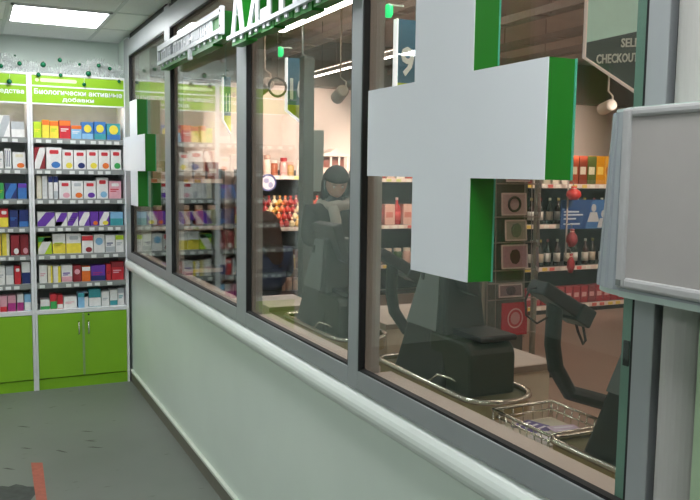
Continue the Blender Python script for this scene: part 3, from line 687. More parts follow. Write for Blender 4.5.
# wire basket with leaflets
R_ = root('wire_basket', (1.715, 1.96, 0.66), 'small chrome wire basket beyond the glass, holding leaflets', 'basket')
x0, x1, y0, y1 = 1.59, 1.845, 1.852, 2.14
mk('rim', *tube([(x0, y0, .80), (x1, y0, .80), (x1, y1, .80), (x0, y1, .80)], .006, 8, True), M_chrome, R_, smooth=True)
mk('lower_rim', *tube([(x0 + .01, y0 + .01, .775), (x1 - .01, y0 + .01, .775), (x1 - .01, y1 - .01, .775), (x0 + .01, y1 - .01, .775)], .004, 6, True), M_chrome, R_, smooth=True)
wires = []
for k in range(9):
    yy = y0 + (y1 - y0) * k / 8
    for xx in (x0, x1): wires.append(tube([(xx, yy, .80), (xx + (.012 if xx == x0 else -.012), yy, .69)], .0022, 5))
for k in range(7):
    xx = x0 + (x1 - x0) * k / 6
    for yy in (y0, y1): wires.append(tube([(xx, yy, .80), (xx, yy + (.012 if yy == y0 else -.012), .69)], .0022, 5))
mk('wires', *merge(wires), M_chrome, R_, smooth=True)
box('tray_floor', x0 + .01, x1 - .01, y0 + .01, y1 - .01, .739, .747, M_cream, R_)
for xx in (x0 + .03, x1 - .03):
    for yy in (y0 + .03, y1 - .03): mk('leg', *tube([(xx, yy, 0), (xx, yy, .739)], .010, 8), M_chrome, R_)
for k, (xa, ya, an, cc, lb) in enumerate([(1.70, 2.06, .3, '#6b5c94', 'purple leaflet lying in the wire basket'), (1.775, 1.97, -.2, '#d9c2d8', 'pale pink leaflet lying in the wire basket'), (1.655, 1.93, .1, '#e6e0dc', 'white leaflet lying at the left of the wire basket')]):
    R2 = root('leaflet', (xa, ya, .7475 + k * .0035), lb, 'leaflet', 'leaflets in the basket')
    o = box('sheet', xa - .05, xa + .05, ya - .055, ya + .055, .7475 + k * .0035, .7505 + k * .0035, colmat(cc), R2)
    boxes('print', [(xa - .035, xa + .035, ya + .03 - .03 * q, ya + .04 - .03 * q, .7505 + k * .0035, .7509 + k * .0035) for q in range(3)], colmat('#efe9f2'), R2)
    R2.rotation_euler.z = an

# ------------------------------------------------------------------ greeting-card rack
R_ = root('card_rack', (3.85, 5.0, 0), 'wire rack of pinkish greeting cards right of the big cross', 'rack')
mk('post', *tube([(4.10, 5.02, 0), (4.10, 5.02, 1.66)], .025, 10), mat('rack_taupe', '#8d8375', .4, var=.04), R_)
mk('post', *tube([(3.66, 5.10, 0), (3.66, 5.10, 1.72)], .014, 8), mat('rack_taupe', '#8d8375', .4, var=.04), R_)
wires = [tube([(3.62, 4.98, z), (4.10, 4.98, z)], .005, 6) for z in (1.53, 1.27, 1.07, .85, .75, .62, .34)] + [tube([(x, 4.98, .30), (x, 5.04, 1.70)], .004, 6) for x in (3.62, 3.70, 3.98, 4.05)]
mk('wires', *merge(wires), mat('rack_wire', '#a89a90', .35, metal=.5), R_)
box('foot', 3.55, 4.2, 4.8, 5.3, 0, .04, M_dark, R_)
box('back_board', 3.64, 4.08, 5.12, 5.14, .15, 1.70, mat('rack_board', '#6e6a60', .6, var=.06), R_)
cards = [(3.735, 3.965, 1.545, 1.70, '#a8848a', 'topmost card on the rack'), (3.705, 3.945, 1.285, 1.46, '#b59a98', 'card with a dark ring, second from the top of the rack'), (3.745, 3.955, 1.085, 1.25, '#9c9488', 'greyish card, third from the top of the rack'),
         (3.72, 3.975, .865, 1.055, '#a8808a', 'pink card with a dark motif, fourth from the top of the rack'), (3.70, 3.93, .64, .745, '#7d5f63', 'low dark card above the red poster')]
for i, (x0, x1, z0, z1, c, lb) in enumerate(cards):
    R2 = root('greeting_card', ((x0 + x1) / 2, 4.95, z0), lb, 'card', 'greeting cards on the rack')
    Vb = bxv(x0, x1, 4.950, 4.956, z0, z1); Vb = [(v[0], v[1] + (v[2] - z0) * .1, v[2]) for v in Vb]
    mk('sheet', Vb, BF, colmat(c), R2)
    fr = .012
    Vb, Fb = merge([(bxv(*q), BF) for q in [(x0, x1, 4.9475, 4.950, z0, z0 + fr), (x0, x1, 4.9475, 4.950, z1 - fr, z1), (x0, x0 + fr, 4.9475, 4.950, z0, z1), (x1 - fr, x1, 4.9475, 4.950, z0, z1)]])
    Vb = [(v[0], v[1] + (v[2] - z0) * .1, v[2]) for v in Vb]; mk('border', Vb, Fb, colmat('#c9b3ac'), R2)
    cx, cz = (x0 + x1) / 2, (z0 + z1) / 2
    if i == 1:
        ring = [(cx + .055 * math.cos(a), 4.954, cz + .055 * math.sin(a)) for a in [2 * PI * k / 18 for k in range(18)]]; mk('motif', *tube(ring, .010, 6, True), colmat('#4a443f'), R2)
    else:
        V, F = disc(cx, cz, .045, min(.06, (z1 - z0) * .35), 4.946, 4.962, 9); mk('motif', V, F, colmat(['#6a3f48', '', '#6e7566', '#54333b', '#4c3438'][i]), R2)
for i in range(5):
    z0 = (1.50, 1.27, 1.05, .84, .62)[i]
    R2 = root('greeting_card', (4.02, 4.9, z0), 'narrow card turned sideways at the right of the rack, %s from the top' % ordw(i), 'card', 'greeting cards on the rack')
    Vb = [(4.00, 4.85, z0), (4.06, 4.95, z0), (4.063, 4.95, z0), (4.003, 4.85, z0), (4.00, 4.865, z0 + .19), (4.06, 4.97, z0 + .19), (4.063, 4.97, z0 + .19), (4.003, 4.865, z0 + .19)]
    mk('sheet', Vb, BF, colmat(('#b7a59c', '#a08478', '#8f7f74', '#a3868a', '#8a7a70')[i]), R2)
    mk('fold', [(v[0] - .003, v[1] - .004, v[2] + .0) for v in Vb[:4]] + [(v[0] - .003, v[1] - .004, v[2] - .15) for v in Vb[4:]], BF, colmat('#c9bbb2'), R2)
R2 = root('red_poster', (3.84, 4.93, .34), 'red square poster with a pale round emblem low on the rack', 'poster')
box('sheet', 3.715, 3.965, 4.925, 4.931, .34, .60, colmat('#b8283a'), R2)
ring = [(3.845 + .07 * math.cos(a), 4.924, .475 + .075 * math.sin(a)) for a in [2 * PI * k / 24 for k in range(24)]]; mk('emblem', *tube(ring, .006, 6, True), colmat('#d9a8a8'), R2)
V, F = disc(3.845, .475, .045, .05, 4.922, 4.925, 16); mk('emblem', V, F, colmat('#c78a8c'), R2)

# ------------------------------------------------------------------ shelving in the store
def gondola(x0, x1, y, zs, ztop, lab, name='store_shelving', lipcol='#e6d3c8', back='#332e2c', dep=.5):
    R_ = root(name, ((x0 + x1) / 2, y + dep / 2, 0), lab, 'shelving', 'store shelving')
    mb = mat('gondola_' + back[1:], back, .6, var=.05); ml = mat('gondola_lip', lipcol, .4, var=.03)
    box('back_panel', x0, x1, y + dep - .02, y + dep, 0, ztop, mb, R_)
    for xx in (x0, x1 - .03): box('upright', xx, xx + .03, y + .02, y + dep - .02, 0, ztop, mat('gondola_upright', '#5b5650', .5), R_)
    box('plinth', x0 + .03, x1 - .03, y + .03, y + .05, 0, .06, mb, R_)
    for z in zs:
        s = box('shelf', x0 + .03, x1 - .03, y + .01, y + dep - .02, z - .02, z, mat('gondola_shelf', '#57514c', .5, var=.05), R_)
        box('lip', x0 + .03, x1 - .03, y, y + .01, z - .045, z + .004, ml, s)
        rnd = random.Random(int(z * 100)); x = x0 + .06; first = {}
        while x < x1 - .12:
            c = rnd.choice(['#f2ece0', '#e8c858', '#d9625a', '#f2ece0', '#c9d27a']); wd = .07
            if c not in first: first[c] = (box('price_tag', x, x + wd, y - .003, y, z - .040, z - .004, colmat(c), s), x)
            else: dup(first[c][0], (x - first[c][1], 0, 0), s)
            x += rnd.uniform(.085, .16)
    return R_
gondola(5.40, 7.6, 7.05, [.10, .55, 1.04, 1.50], 1.56, 'dark drinks shelving with bottles, right of the card rack')
gondola(2.98, 4.42, 9.0, [.40, .92, 1.55], 1.62, 'warmly lit sweets shelving in the window left of the cross')
gondola(4.44, 5.9, 9.0, [.40, .92, 1.53], 1.62, 'shelving with red packs in the gap left of the big cross')
gondola(1.35, 2.72, 9.0, [.45, .95, 1.5], 1.62, 'shelving behind the far lane sign, seen through the second window')

PROTO = {}
def bottle(x, y, z, h, r, glassc, labc, capc, lab, grp):
    key = ('b', h, r, glassc, labc, capc)
    R_ = root('bottle', (x, y, z), lab, 'bottle', grp)
    if key not in PROTO:
        PROTO[key] = True
        prof = [(r * .92, .0005), (r, .01), (r, h * .58), (r * .85, h * .66), (r * .36, h * .76), (r * .32, h * .93)]
        b = mk('glass', *lathe(prof, 10, (x, y, z)), colmat(glassc, .2), R_, smooth=True)
        l = mk('label', *lathe([(r * 1.02, h * .15), (r * 1.02, h * .48)], 10, (x, y, z)), colmat(labc), R_, smooth=True)
        c = mk('cap', *lathe([(r * .38, h * .90), (r * .38, h)], 8, (x, y, z)), colmat(capc), R_)
        PROTO[key] = (b, l, c)
    else:
        for p in PROTO[key]: dup(p, (0, 0, 0), R_)
def jar(x, y, z, h, r, body, lid, lab, grp, name='jar'):
    key = ('j', h, r, body, lid)
    R_ = root(name, (x, y, z), lab, name, grp)
    if key not in PROTO:
        b = mk('body', *lathe([(r * .9, .0005), (r, .012), (r, h * .68), (r * .8, h * .8)], 10, (x, y, z)), colmat(body, .3), R_, smooth=True)
        c = mk('lid', *lathe([(r * .82, h * .8), (r * .85, h * .82), (r * .85, h)], 10, (x, y, z)), colmat(lid), R_)
        PROTO[key] = (b, c)
    else:
        for p in PROTO[key]: dup(p, (0, 0, 0), R_)
def pack(x, y, z, wd, h, dp, c, c2, lab, grp, name='carton'):
    key = ('p', wd, h, dp, c, c2)
    R_ = root(name, (x, y, z), lab, name, grp)
    if key not in PROTO:
        b = box('body', x - wd / 2, x + wd / 2, y - dp / 2, y + dp / 2, z + .0005, z + h, colmat(c), R_)
        l = box('print', x - wd * .38, x + wd * .30, y - dp / 2 - .002, y - dp / 2, z + h * .35, z + h * .62, colmat(c2), R_)
        PROTO[key] = (b, l)
    else:
        for p in PROTO[key]: dup(p, (0, 0, 0), R_)
def bag(x, y, z, r, h, c, c2, lab, grp):
    key = ('g', r, h, c, c2)
    R_ = root('sweet_bag', (x, y, z), lab, 'bag', grp)
    if key not in PROTO:
        b = mk('bag', *lathe([(r * .7, .0005), (r, h * .2), (r * .95, h * .45), (r * .25, h * .72), (r * .5, h)], 9, (x, y, z)), colmat(c, .3), R_, smooth=True)
        l = mk('tie', *lathe([(r * .32, h * .68), (r * .34, h * .72), (r * .32, h * .77)], 8, (x, y, z)), colmat(c2), R_)
        PROTO[key] = (b, l)
    else:
        for p in PROTO[key]: dup(p, (0, 0, 0), R_)
rnd = random.Random(5)
# drinks shelving
for r, (z, nm) in enumerate(((1.04, 'upper'), (.55, 'lower'))):
    for i in range(15):
        x = 5.52 + i * .133
        bottle(x, 7.05 + .10 + rnd.uniform(0, .05), z, (.30, .31)[r], .040, ('#2d2a24', '#1f2a20', '#3a201c')[i % 3], ('#d8cfc2', '#c9b7a0', '#e2ded6')[(i + r) % 3], ('#8a2026', '#c8b060', '#d8d4cc')[(i * 2 + r) % 3],
               '%s bottle from the left on the %s drinks shelf' % (ordw(i), nm), 'bottles on the drinks shelving')
for i in range(17):
    pack(5.50 + i * .118, 7.16, .10, .10, .20, .10, '#a8303a' if i % 5 else '#8c3a40', '#dba3a0', '%s red pack from the left on the bottom drinks shelf' % ordw(i), 'red packs on the bottom drinks shelf')
for i, (c, c2, wd, h) in enumerate([('#c8b79a', '#8a3a2c', .12, .26), ('#9a3a2a', '#d8c8a8', .11, .30), ('#d9cfc0', '#a84a3a', .12, .28), ('#c9c0a8', '#6a3a2a', .10, .27), ('#e6dcc8', '#b0a890', .11, .29), ('#f0e8d8', '#c8b8a0', .095, .30), ('#a4492f', '#e0d0b0', .12, .33), ('#8d3d2b', '#e8dcc8', .12, .33), ('#5f6a38', '#e8e0c0', .13, .33),
                                 ('#d8921c', '#f0c860', .13, .335), ('#e2a428', '#c07a18', .12, .335), ('#7d4f6a', '#c8a8b8', .09, .28), ('#a05a34', '#e8d0a8', .11, .30)]):
    pack(5.55 + i * .132, 7.20, 1.50, wd, h, .16, c, c2, '%s carton from the left on top of the drinks shelving' % ordw(i), 'cartons on top of the drinks shelving')
# blue sign on the drinks shelving, red net bags
R_ = root('blue_sign', (6.39, 7.0, .99), 'blue advertising board with two pale figures, in front of the drinks shelves', 'sign')
box('board', 6.05, 6.80, 6.985, 7.0, .99, 1.325, colmat('#2d4f86'), R_)
V, F = prism([(6.42, .992), (6.50, 1.30), (6.56, 1.323), (6.798, 1.323), (6.798, .992)], 6.983, 6.985, 'y'); mk('pale_field', V, F, colmat('#3f6ea6'), R_)
boxes('lettering', [(6.09, 6.09 + a, 6.982, 6.985, z, z + .016) for a, z in ((.22, 1.18), (.28, 1.145), (.18, 1.10), (.24, 1.04))], colmat('#c9d4e2'), R_)
for cx, cz in ((6.53, 1.13), (6.68, 1.06)):
    V, F = merge([disc(cx, cz + .10, .035, .045, 6.979, 6.983, 12), prism([(cx - .09, cz - .06), (cx - .05, cz + .05), (cx + .05, cz + .05), (cx + .09, cz - .06)], 6.980, 6.983, 'y')]); mk('figure', V, F, colmat('#b9bcc0'), R_)
boxes('bracket', [(6.1, 6.12, 7.0, 7.044, 1.02, 1.034), (6.7, 6.72, 7.0, 7.044, 1.02, 1.034)], M_kgrey, R_)
R_ = root('clip_strip', (6.13, 6.975, .68), 'thin hanging strip carrying the red net bags before the blue board', 'strip')
box('strip', 6.12, 6.14, 6.972, 6.978, .68, 1.555, colmat('#c8b8b0'), R_); box('hook', 6.12, 6.14, 6.978, 7.10, 1.549, 1.555, colmat('#c8b8b0'), R_); box('hook', 6.12, 6.14, 7.096, 7.10, 1.501, 1.549, colmat('#c8b8b0'), R_)
for i, (x, z, r, h, lb) in enumerate([(6.13, 1.33, .085, .15, 'red net bag hanging just above the blue board'), (6.13, .80, .065, .20, 'red net bag hanging just below the blue board'), (6.13, .50, .045, .22, 'slim red net bag lowest in the hanging row')]):
    R2 = root('net_bag', (x, 6.88, z), lb, 'bag', 'red net bags')
    mk('bag', *lathe([(r * .5, 0), (r, h * .3), (r * .9, h * .6), (r * .3, h * .85), (r * .45, h)], 10, (x, 6.88, z)), colmat(('#d8322c', '#9a2a32', '#a82832')[i]), R2, smooth=True)
    mk('tie', *lathe([(r * .36, h * .80), (r * .38, h * .88)], 8, (x, 6.88, z)), colmat('#e8b8a8'), R2)
    mk('hook', *tube([(x, 6.88, z + h), (x, 6.9, z + h + .05), (x, 6.9715, z + h + .06)], .004, 6), M_kgrey, R2)
# sweets shelving
for i in range(8):
    c = ('#d8a878', '#b8452e', '#e8d8c8', '#a85a34', '#e0b0a8', '#c8a060', '#e8e0d8', '#b04038')[i]
    jar(3.07 + i * .108, 9.13 + .05 * (i % 2), 1.55, (.22, .17, .25, .19)[i % 4], .05, c, ('#e8d8d0', '#b02a30', '#d8b0a0')[i % 3], '%s jar from the left on the top sweets shelf' % ordw(i), 'jars on the top sweets shelf')
V, F = merge([sphere((3.14, 9.08, 1.60), .05)])
k = 0
for r in range(4):
    for i in range(18):
        c = ('#c23a2e', '#e0b050', '#a82a2a', '#d87040', '#e8d8a8')[(i * 2 + r * 3) % 5]
        bag(3.08 + i * .073, 9.06 + r * .078, .92 + .0 + (r * .085), .037, .125, c, ('#f0e0b0', '#b8302a')[(i + r) % 2], '%s sweet bag from the left in the %s row of the middle sweets shelf' % (ordw(i), ('front', 'second', 'third', 'back')[r]), 'bags of sweets')
box_step = boxes('shelf_riser', [(3.03, 4.37, 9.099, 9.177, .921, 1.0045), (3.03, 4.37, 9.177, 9.255, .921, 1.0895), (3.03, 4.37, 9.255, 9.33, .921, 1.1745)], mat('riser_dark', '#4a3a34', .6), label='stepped riser under the bags of sweets', cat='riser')
for i in range(9):
    pack(3.10 + i * .15, 9.20, .40, .13, .22, .16, ('#5a3430', '#7a4a3a', '#3f2f2c')[i % 3], '#a87a5a', '%s dark carton from the left on the low sweets shelf' % ordw(i), 'cartons on the low sweets shelf')
# round sign on the shelf edge
R_ = root('round_sign', (3.24, 8.9, 1.38), 'round blue and white sign on the sweets shelf edge', 'sign')
V, F = disc(3.24, 1.465, .10, .10, 8.955, 8.965, 24); mk('plate', V, F, colmat('#e2dee6'), R_)
ring = [(3.24 + .095 * math.cos(a), 8.955, 1.465 + .095 * math.sin(a)) for a in [2 * PI * k / 28 for k in range(28)]]; mk('rim', *tube(ring, .012, 6, True), colmat('#4a528e'), R_)
V, F = merge([disc(3.215, 1.49, .035, .03, 8.951, 8.955, 10), disc(3.27, 1.44, .03, .035, 8.951, 8.955, 10)]); mk('motif', V, F, colmat('#9a9cc4'), R_)
box('clip', 3.22, 3.26, 8.965, 8.996, 1.50, 1.54, M_kgrey, R_)
# red-pack shelving
for i in range(9):
    pack(4.56 + i * .145, 9.16, 1.53, .125, .15 + .03 * (i % 3), .14, ('#d8b0a0', '#e8dcd0', '#b8483c')[i % 3], '#e8d8c8', '%s carton from the left on top of the red-pack shelving' % ordw(i), 'cartons on the red-pack shelving')
    if i % 2 == 0: bottle(4.58 + i * .14, 9.18, .92, .36, .055, '#b8262c', '#d84a48', '#e8c8c0', '%s red bottle from the left on the red-pack shelving' % ordw(i // 2), 'red bottles on the red-pack shelving')
    else: pack(4.58 + i * .14, 9.18, .92, .15, .27, .14, '#dcb0a0', '#c8786a', '%s pink pack from the left on the red-pack shelving' % ordw(i // 2), 'pink packs on the red-pack shelving')
    jar(4.57 + i * .145, 9.16, .40, .20, .06, ('#8a2a2c', '#3f5a34', '#c8a090')[i % 3], '#d8c8b8', '%s jar from the left on the low red-pack shelf' % ordw(i), 'jars on the low red-pack shelf')
for i in range(8):
    pack(1.48 + i * .16, 9.16, 1.50, .13, .20, .14, ('#c8a890', '#a86a5a', '#d8c8b8')[i % 3], '#e8d8c8', '%s carton from the left on the top shelf behind the far lane sign' % ordw(i), 'cartons behind the far lane sign')
    jar(1.48 + i * .16, 9.16, .95, .24, .06, ('#b85a3a', '#8a9a4a', '#c89a4a')[i % 3], '#e0d0c0', '%s jar from the left on the middle shelf behind the far lane sign' % ordw(i), 'jars behind the far lane sign')
# small stand of gold jars and the white gift display
R_ = root('display_stand', (3.14, 8.0, 0), 'narrow low stand of gold and white goods before the sweets shelving', 'stand')
box('frame', 3.02, 3.26, 7.95, 8.2, 0, .30, colmat('#6a5048'), R_); box('frame', 3.02, 3.26, 8.04, 8.2, .30, .52, colmat('#8a6a58'), R_)
for i in range(3):
    jar(3.06 + i * .08, 8.10, .521, .16, .036, '#d8b868', '#f0e8d0', '%s small gold jar from the left on the narrow stand' % ordw(i), 'gold jars on the narrow stand')
    jar(3.06 + i * .08, 7.995, .301, .14, .034, '#e0c0a8', '#f0e0d8', '%s small pink jar from the left on the step of the narrow stand' % ordw(i), 'pink jars on the narrow stand')
R_ = root('gift_display', (4.15, 9.10, 1.551), 'white arcaded gift display standing above the person in dark coat', 'display')
box('base', 3.98, 4.36, 9.05, 9.25, 1.5515, 1.66, colmat('#e8d4c8'), R_); 
for i in range(4): box('column', 3.99 + i * .115, 4.01 + i * .115, 9.06, 9.08, 1.66, 1.80, colmat('#f0e4da'), R_)
box('back', 3.98, 4.36, 9.2, 9.25, 1.66, 1.82, colmat('#8a4a3a'), R_)
mk('roof', *prism([(3.96, 1.80), (4.38, 1.80), (4.36, 1.83), (4.26, 1.85), (4.17, 1.90), (4.08, 1.85), (3.98, 1.83)], 9.04, 9.26, 'y'), colmat('#f0e0d6'), R_)

# ------------------------------------------------------------------ track lamps that light the shelves
def track_lamp(x, y, z, aim, energy, lab, col='#b9aa98', blend=.6, size=1.0):
    R_ = root('track_lamp', (x, y, z), lab, 'lamp', 'track lamps')
    p = Vector((x, y, z)); d = (Vector(aim) - p).normalized(); m = mat('track_' + col[1:], col, .4, var=.03)
    mk('can', *tube([p - d * .10, p - d * .09, p + d * .12, p + d * .125], [.045, .06, .065, .06], 14), m, R_, smooth=False)
    mk('lens', *tube([p + d * .1255, p + d * .128], [.05, .05], 14), emit_mat('lamp_lens_%s' % lab[:6], '#ffe6d4', 3.0), R_)
    mk('arm', *tube([p - d * .02 + Vector((.06, 0, 0)), (x + .06, y, z + .12), (x, y, z + .16), (x, y, 3.28)], .010, 8), m, R_)
    box('rail_adapter', x - .02, x + .02, y - .06, y + .06, 3.26, 3.30, m, R_)
    ld = bpy.data.lights.new('spot', 'SPOT'); ld.energy = energy; ld.color = (1, .80, .68); ld.spot_size = size; ld.spot_blend = blend; ld.shadow_soft_size = .05
    lo = bpy.data.objects.new('spot_light', ld); COL.objects.link(lo); lo.parent = R_
    lo.location = d * .16; lo.rotation_euler = d.to_track_quat('-Z', 'Y').to_euler()
    return R_
track_lamp(3.27, 7.0, 2.36, (3.7, 9.7, 1.75), 420, 'taupe track lamp in the window left of the cross', '#8a7d6c')
track_lamp(2.60, 7.3, 2.42, (2.3, 9.7, 1.8), 50, 'pale track lamp left of the lane 10 sign', '#cdb8a8')
track_lamp(6.02, 6.3, 2.32, (7.2, 9.7, 1.8), 500, 'white track lamp beside the ribbed housing', '#efe4da')
track_lamp(5.0, 7.0, 2.6, (5.2, 9.4, 1.3), 220, 'track lamp hidden behind the big cross', '#b9aa98')
track_lamp(6.3, 5.0, 2.75, (6.3, 7.1, 1.2), 150, 'track lamp high before the drinks shelving', '#b9aa98')
R_ = root('ring_hook', (2.62, 7.0, 2.30), 'dark ring hanging beside the lane 10 sign', 'ring')
ring = [(2.62 + .085 * math.cos(a), 7.0, 2.385 + .085 * math.sin(a)) for a in [2 * PI * k / 24 for k in range(24)]]
mk('ring', *tube(ring, .012, 6, True), mat('ring_taupe', '#6f6054', .5), R_); mk('hanger', *tube([(2.62, 7.0, 2.47), (2.62, 7.0, 3.3)], .006, 6), mat('ring_taupe', '#6f6054', .5), R_)

# ================================================================== PEOPLE IN THE STORE
def skin_mesh(name, pts, edges, m, parent, rootv=0, sub=2):
    off = WL[parent.name]
    me = bpy.data.meshes.new(name); me.from_pydata([tuple(Vector(p[:3]) - off) for p in pts], edges, []); me.update()
    o = bpy.data.objects.new(name, me); COL.objects.link(o); o.parent = parent; WL[o.name] = off; me.materials.append(m)
    sk = o.modifiers.new('skin', 'SKIN'); sk.use_smooth_shade = True
    if not me.skin_vertices: me.skin_vertices.new()
    for i, p in enumerate(pts):
        r = p[3]; me.skin_vertices[0].data[i].radius = r if isinstance(r, tuple) else (r, r)
        me.skin_vertices[0].data[i].use_root = (i == rootv)
    sb = o.modifiers.new('sub', 'SUBSURF'); sb.levels = sub; sb.render_levels = sub
    return o
def head_geo(c, h, face, tilt):
    """a head: skull, jaw, nose; local +y of the head looks along 'face'"""
    bm = bmesh.new(); bmesh.ops.create_uvsphere(bm, u_segments=24, v_segments=18, radius=1.0)
    for v in bm.verts:
        x, y, z = v.co
        wx, wy, wz = .36 * h, .43 * h, .5 * h
        if z < 0: wx *= 1 - .30 * (-z) ** 1.5; 
        nx, ny, nz = x * wx, y * wy, z * wz
        if y > 0.3 and z < -.2: ny += .03 * h * (-z)
        if y > .85 and abs(x) < .25 and -.45 < z < .12: ny += .085 * h * (1 - abs(x) / .25) * (1 if z < -.05 else .5)       # nose
        if y > .7 and .05 < z < .25 and .2 < abs(x) < .55: ny -= .025 * h                                                       # eye sockets
        if y > .75 and -.72 < z < -.55 and abs(x) < .35: ny += .022 * h                                                          # lips
        v.co = (nx, ny, nz)
    for s in (-1, 1):       # ears
        g = bmesh.ops.create_uvsphere(bm, u_segments=10, v_segments=6, radius=1.0)
        for v in g['verts']: v.co = (s * .355 * h + v.co.x * .03 * h, -.02 * h + v.co.y * .07 * h, v.co.z * .12 * h)
    mt = Matrix.Translation(c) @ Matrix.Rotation(face, 4, 'Z') @ Matrix.Rotation(-tilt, 4, 'X')
    V = [mt @ v.co for v in bm.verts]; F = [tuple(x.index for x in f.verts) for f in bm.faces]; bm.free()
    return V, F, mt
def hair_geo(mt, h, length, back=1.06):
    bm = bmesh.new(); bmesh.ops.create_uvsphere(bm, u_segments=24, v_segments=18, radius=1.0)
    kill = [v for v in bm.verts if v.co.y > .35 and v.co.z < .32]
    bmesh.ops.delete(bm, geom=kill, context='VERTS')
    rr = random.Random(2)
    for v in bm.verts:
        x, y, z = v.co; k = 1 + rr.uniform(-.02, .03)
        v.co = (x * .42 * h * k, y * .47 * h * k - .01 * h, z * .545 * h)
        if z < -.05: v.co.z -= length * min(1, (-z) * 1.25); v.co.x = x * .42 * h * (1 + .15 * (-z)) if z > -.9 else x * .5 * h
        if z < -.3 and abs(x) < .1 and y > -.3: v.co.y = -.25 * h
    V = [mt @ v.co for v in bm.verts]; F = [tuple(x.index for x in f.verts) for f in bm.faces]; bm.free()
    return V, F
def hand(parent, p, d, up, m, s=1.0):
    """palm with five curled fingers; p = wrist, d = pointing direction, up = back of the hand"""
    d = Vector(d).normalized(); up = (Vector(up) - d * Vector(up).dot(d)).normalized(); side = d.cross(up); p = Vector(p)
    pts = [(*p, .020 * s), (*(p + d * .045 * s), (.034 * s)), (*(p + d * .085 * s), .036 * s)]; ed = [(0, 1), (1, 2)]
    for k, (o, L) in enumerate(((-.030, .062), (-.010, .074), (.011, .070), (.030, .055))):
        b = p + d * .085 * s + side * o * s; q = [b, b + d * L * .45 * s + up * .003, b + d * L * .8 * s - up * .016 * s, b + d * L * s - up * .036 * s]
        n0 = len(pts); pts += [(*v, r * s) for v, r in zip(q, (.009, .009, .0085, .007))]; ed += [(2, n0), (n0, n0 + 1), (n0 + 1, n0 + 2), (n0 + 2, n0 + 3)]
    b = p + d * .03 * s - side * .03 * s; q = [b, b + d * .03 * s - side * .022 * s, b + d * .058 * s - side * .026 * s - up * .012 * s]
    n0 = len(pts); pts += [(*v, r * s) for v, r in zip(q, (.012, .010, .008))]; ed += [(1, n0), (n0, n0 + 1), (n0 + 1, n0 + 2)]
    return skin_mesh('hand', pts, ed, m, parent, 0, 1)
M_skin = mat('skin', '#c79a84', .5, var=.04); M_lip = mat('lips', '#a8625a', .5); M_eye = mat('eye_white', '#e8e4de', .3); M_iris = mat('eye_dark', '#2a211c', .3)
def face_parts(headobj, mt, h):
    for s in (-1, 1):
        c = mt @ Vector((s * .145 * h, .385 * h, .04 * h)); V, F = sphere(c, .036 * h, 10, 8); mk('eye', V, F, M_eye, headobj, smooth=True)
        c = mt @ Vector((s * .145 * h, .412 * h, .04 * h)); V, F = sphere(c, .018 * h, 8, 6); mk('iris', V, F, M_iris, headobj, smooth=True)
        a = mt @ Vector((s * .07 * h, .425 * h, .115 * h)); b = mt @ Vector((s * .15 * h, .415 * h, .14 * h)); c = mt @ Vector((s * .22 * h, .365 * h, .115 * h))
        mk('eyebrow', *tube([a, b, c], [.008 * h, .012 * h, .006 * h], 6), M_iris, headobj)
    a = [mt @ Vector((x * h, y * h, -.285 * h)) for x, y in ((-.085, .375), (0, .405), (.085, .375))]; mk('mouth', *tube(a, [.010 * h, .020 * h, .010 * h], 6), M_lip, headobj, smooth=True)

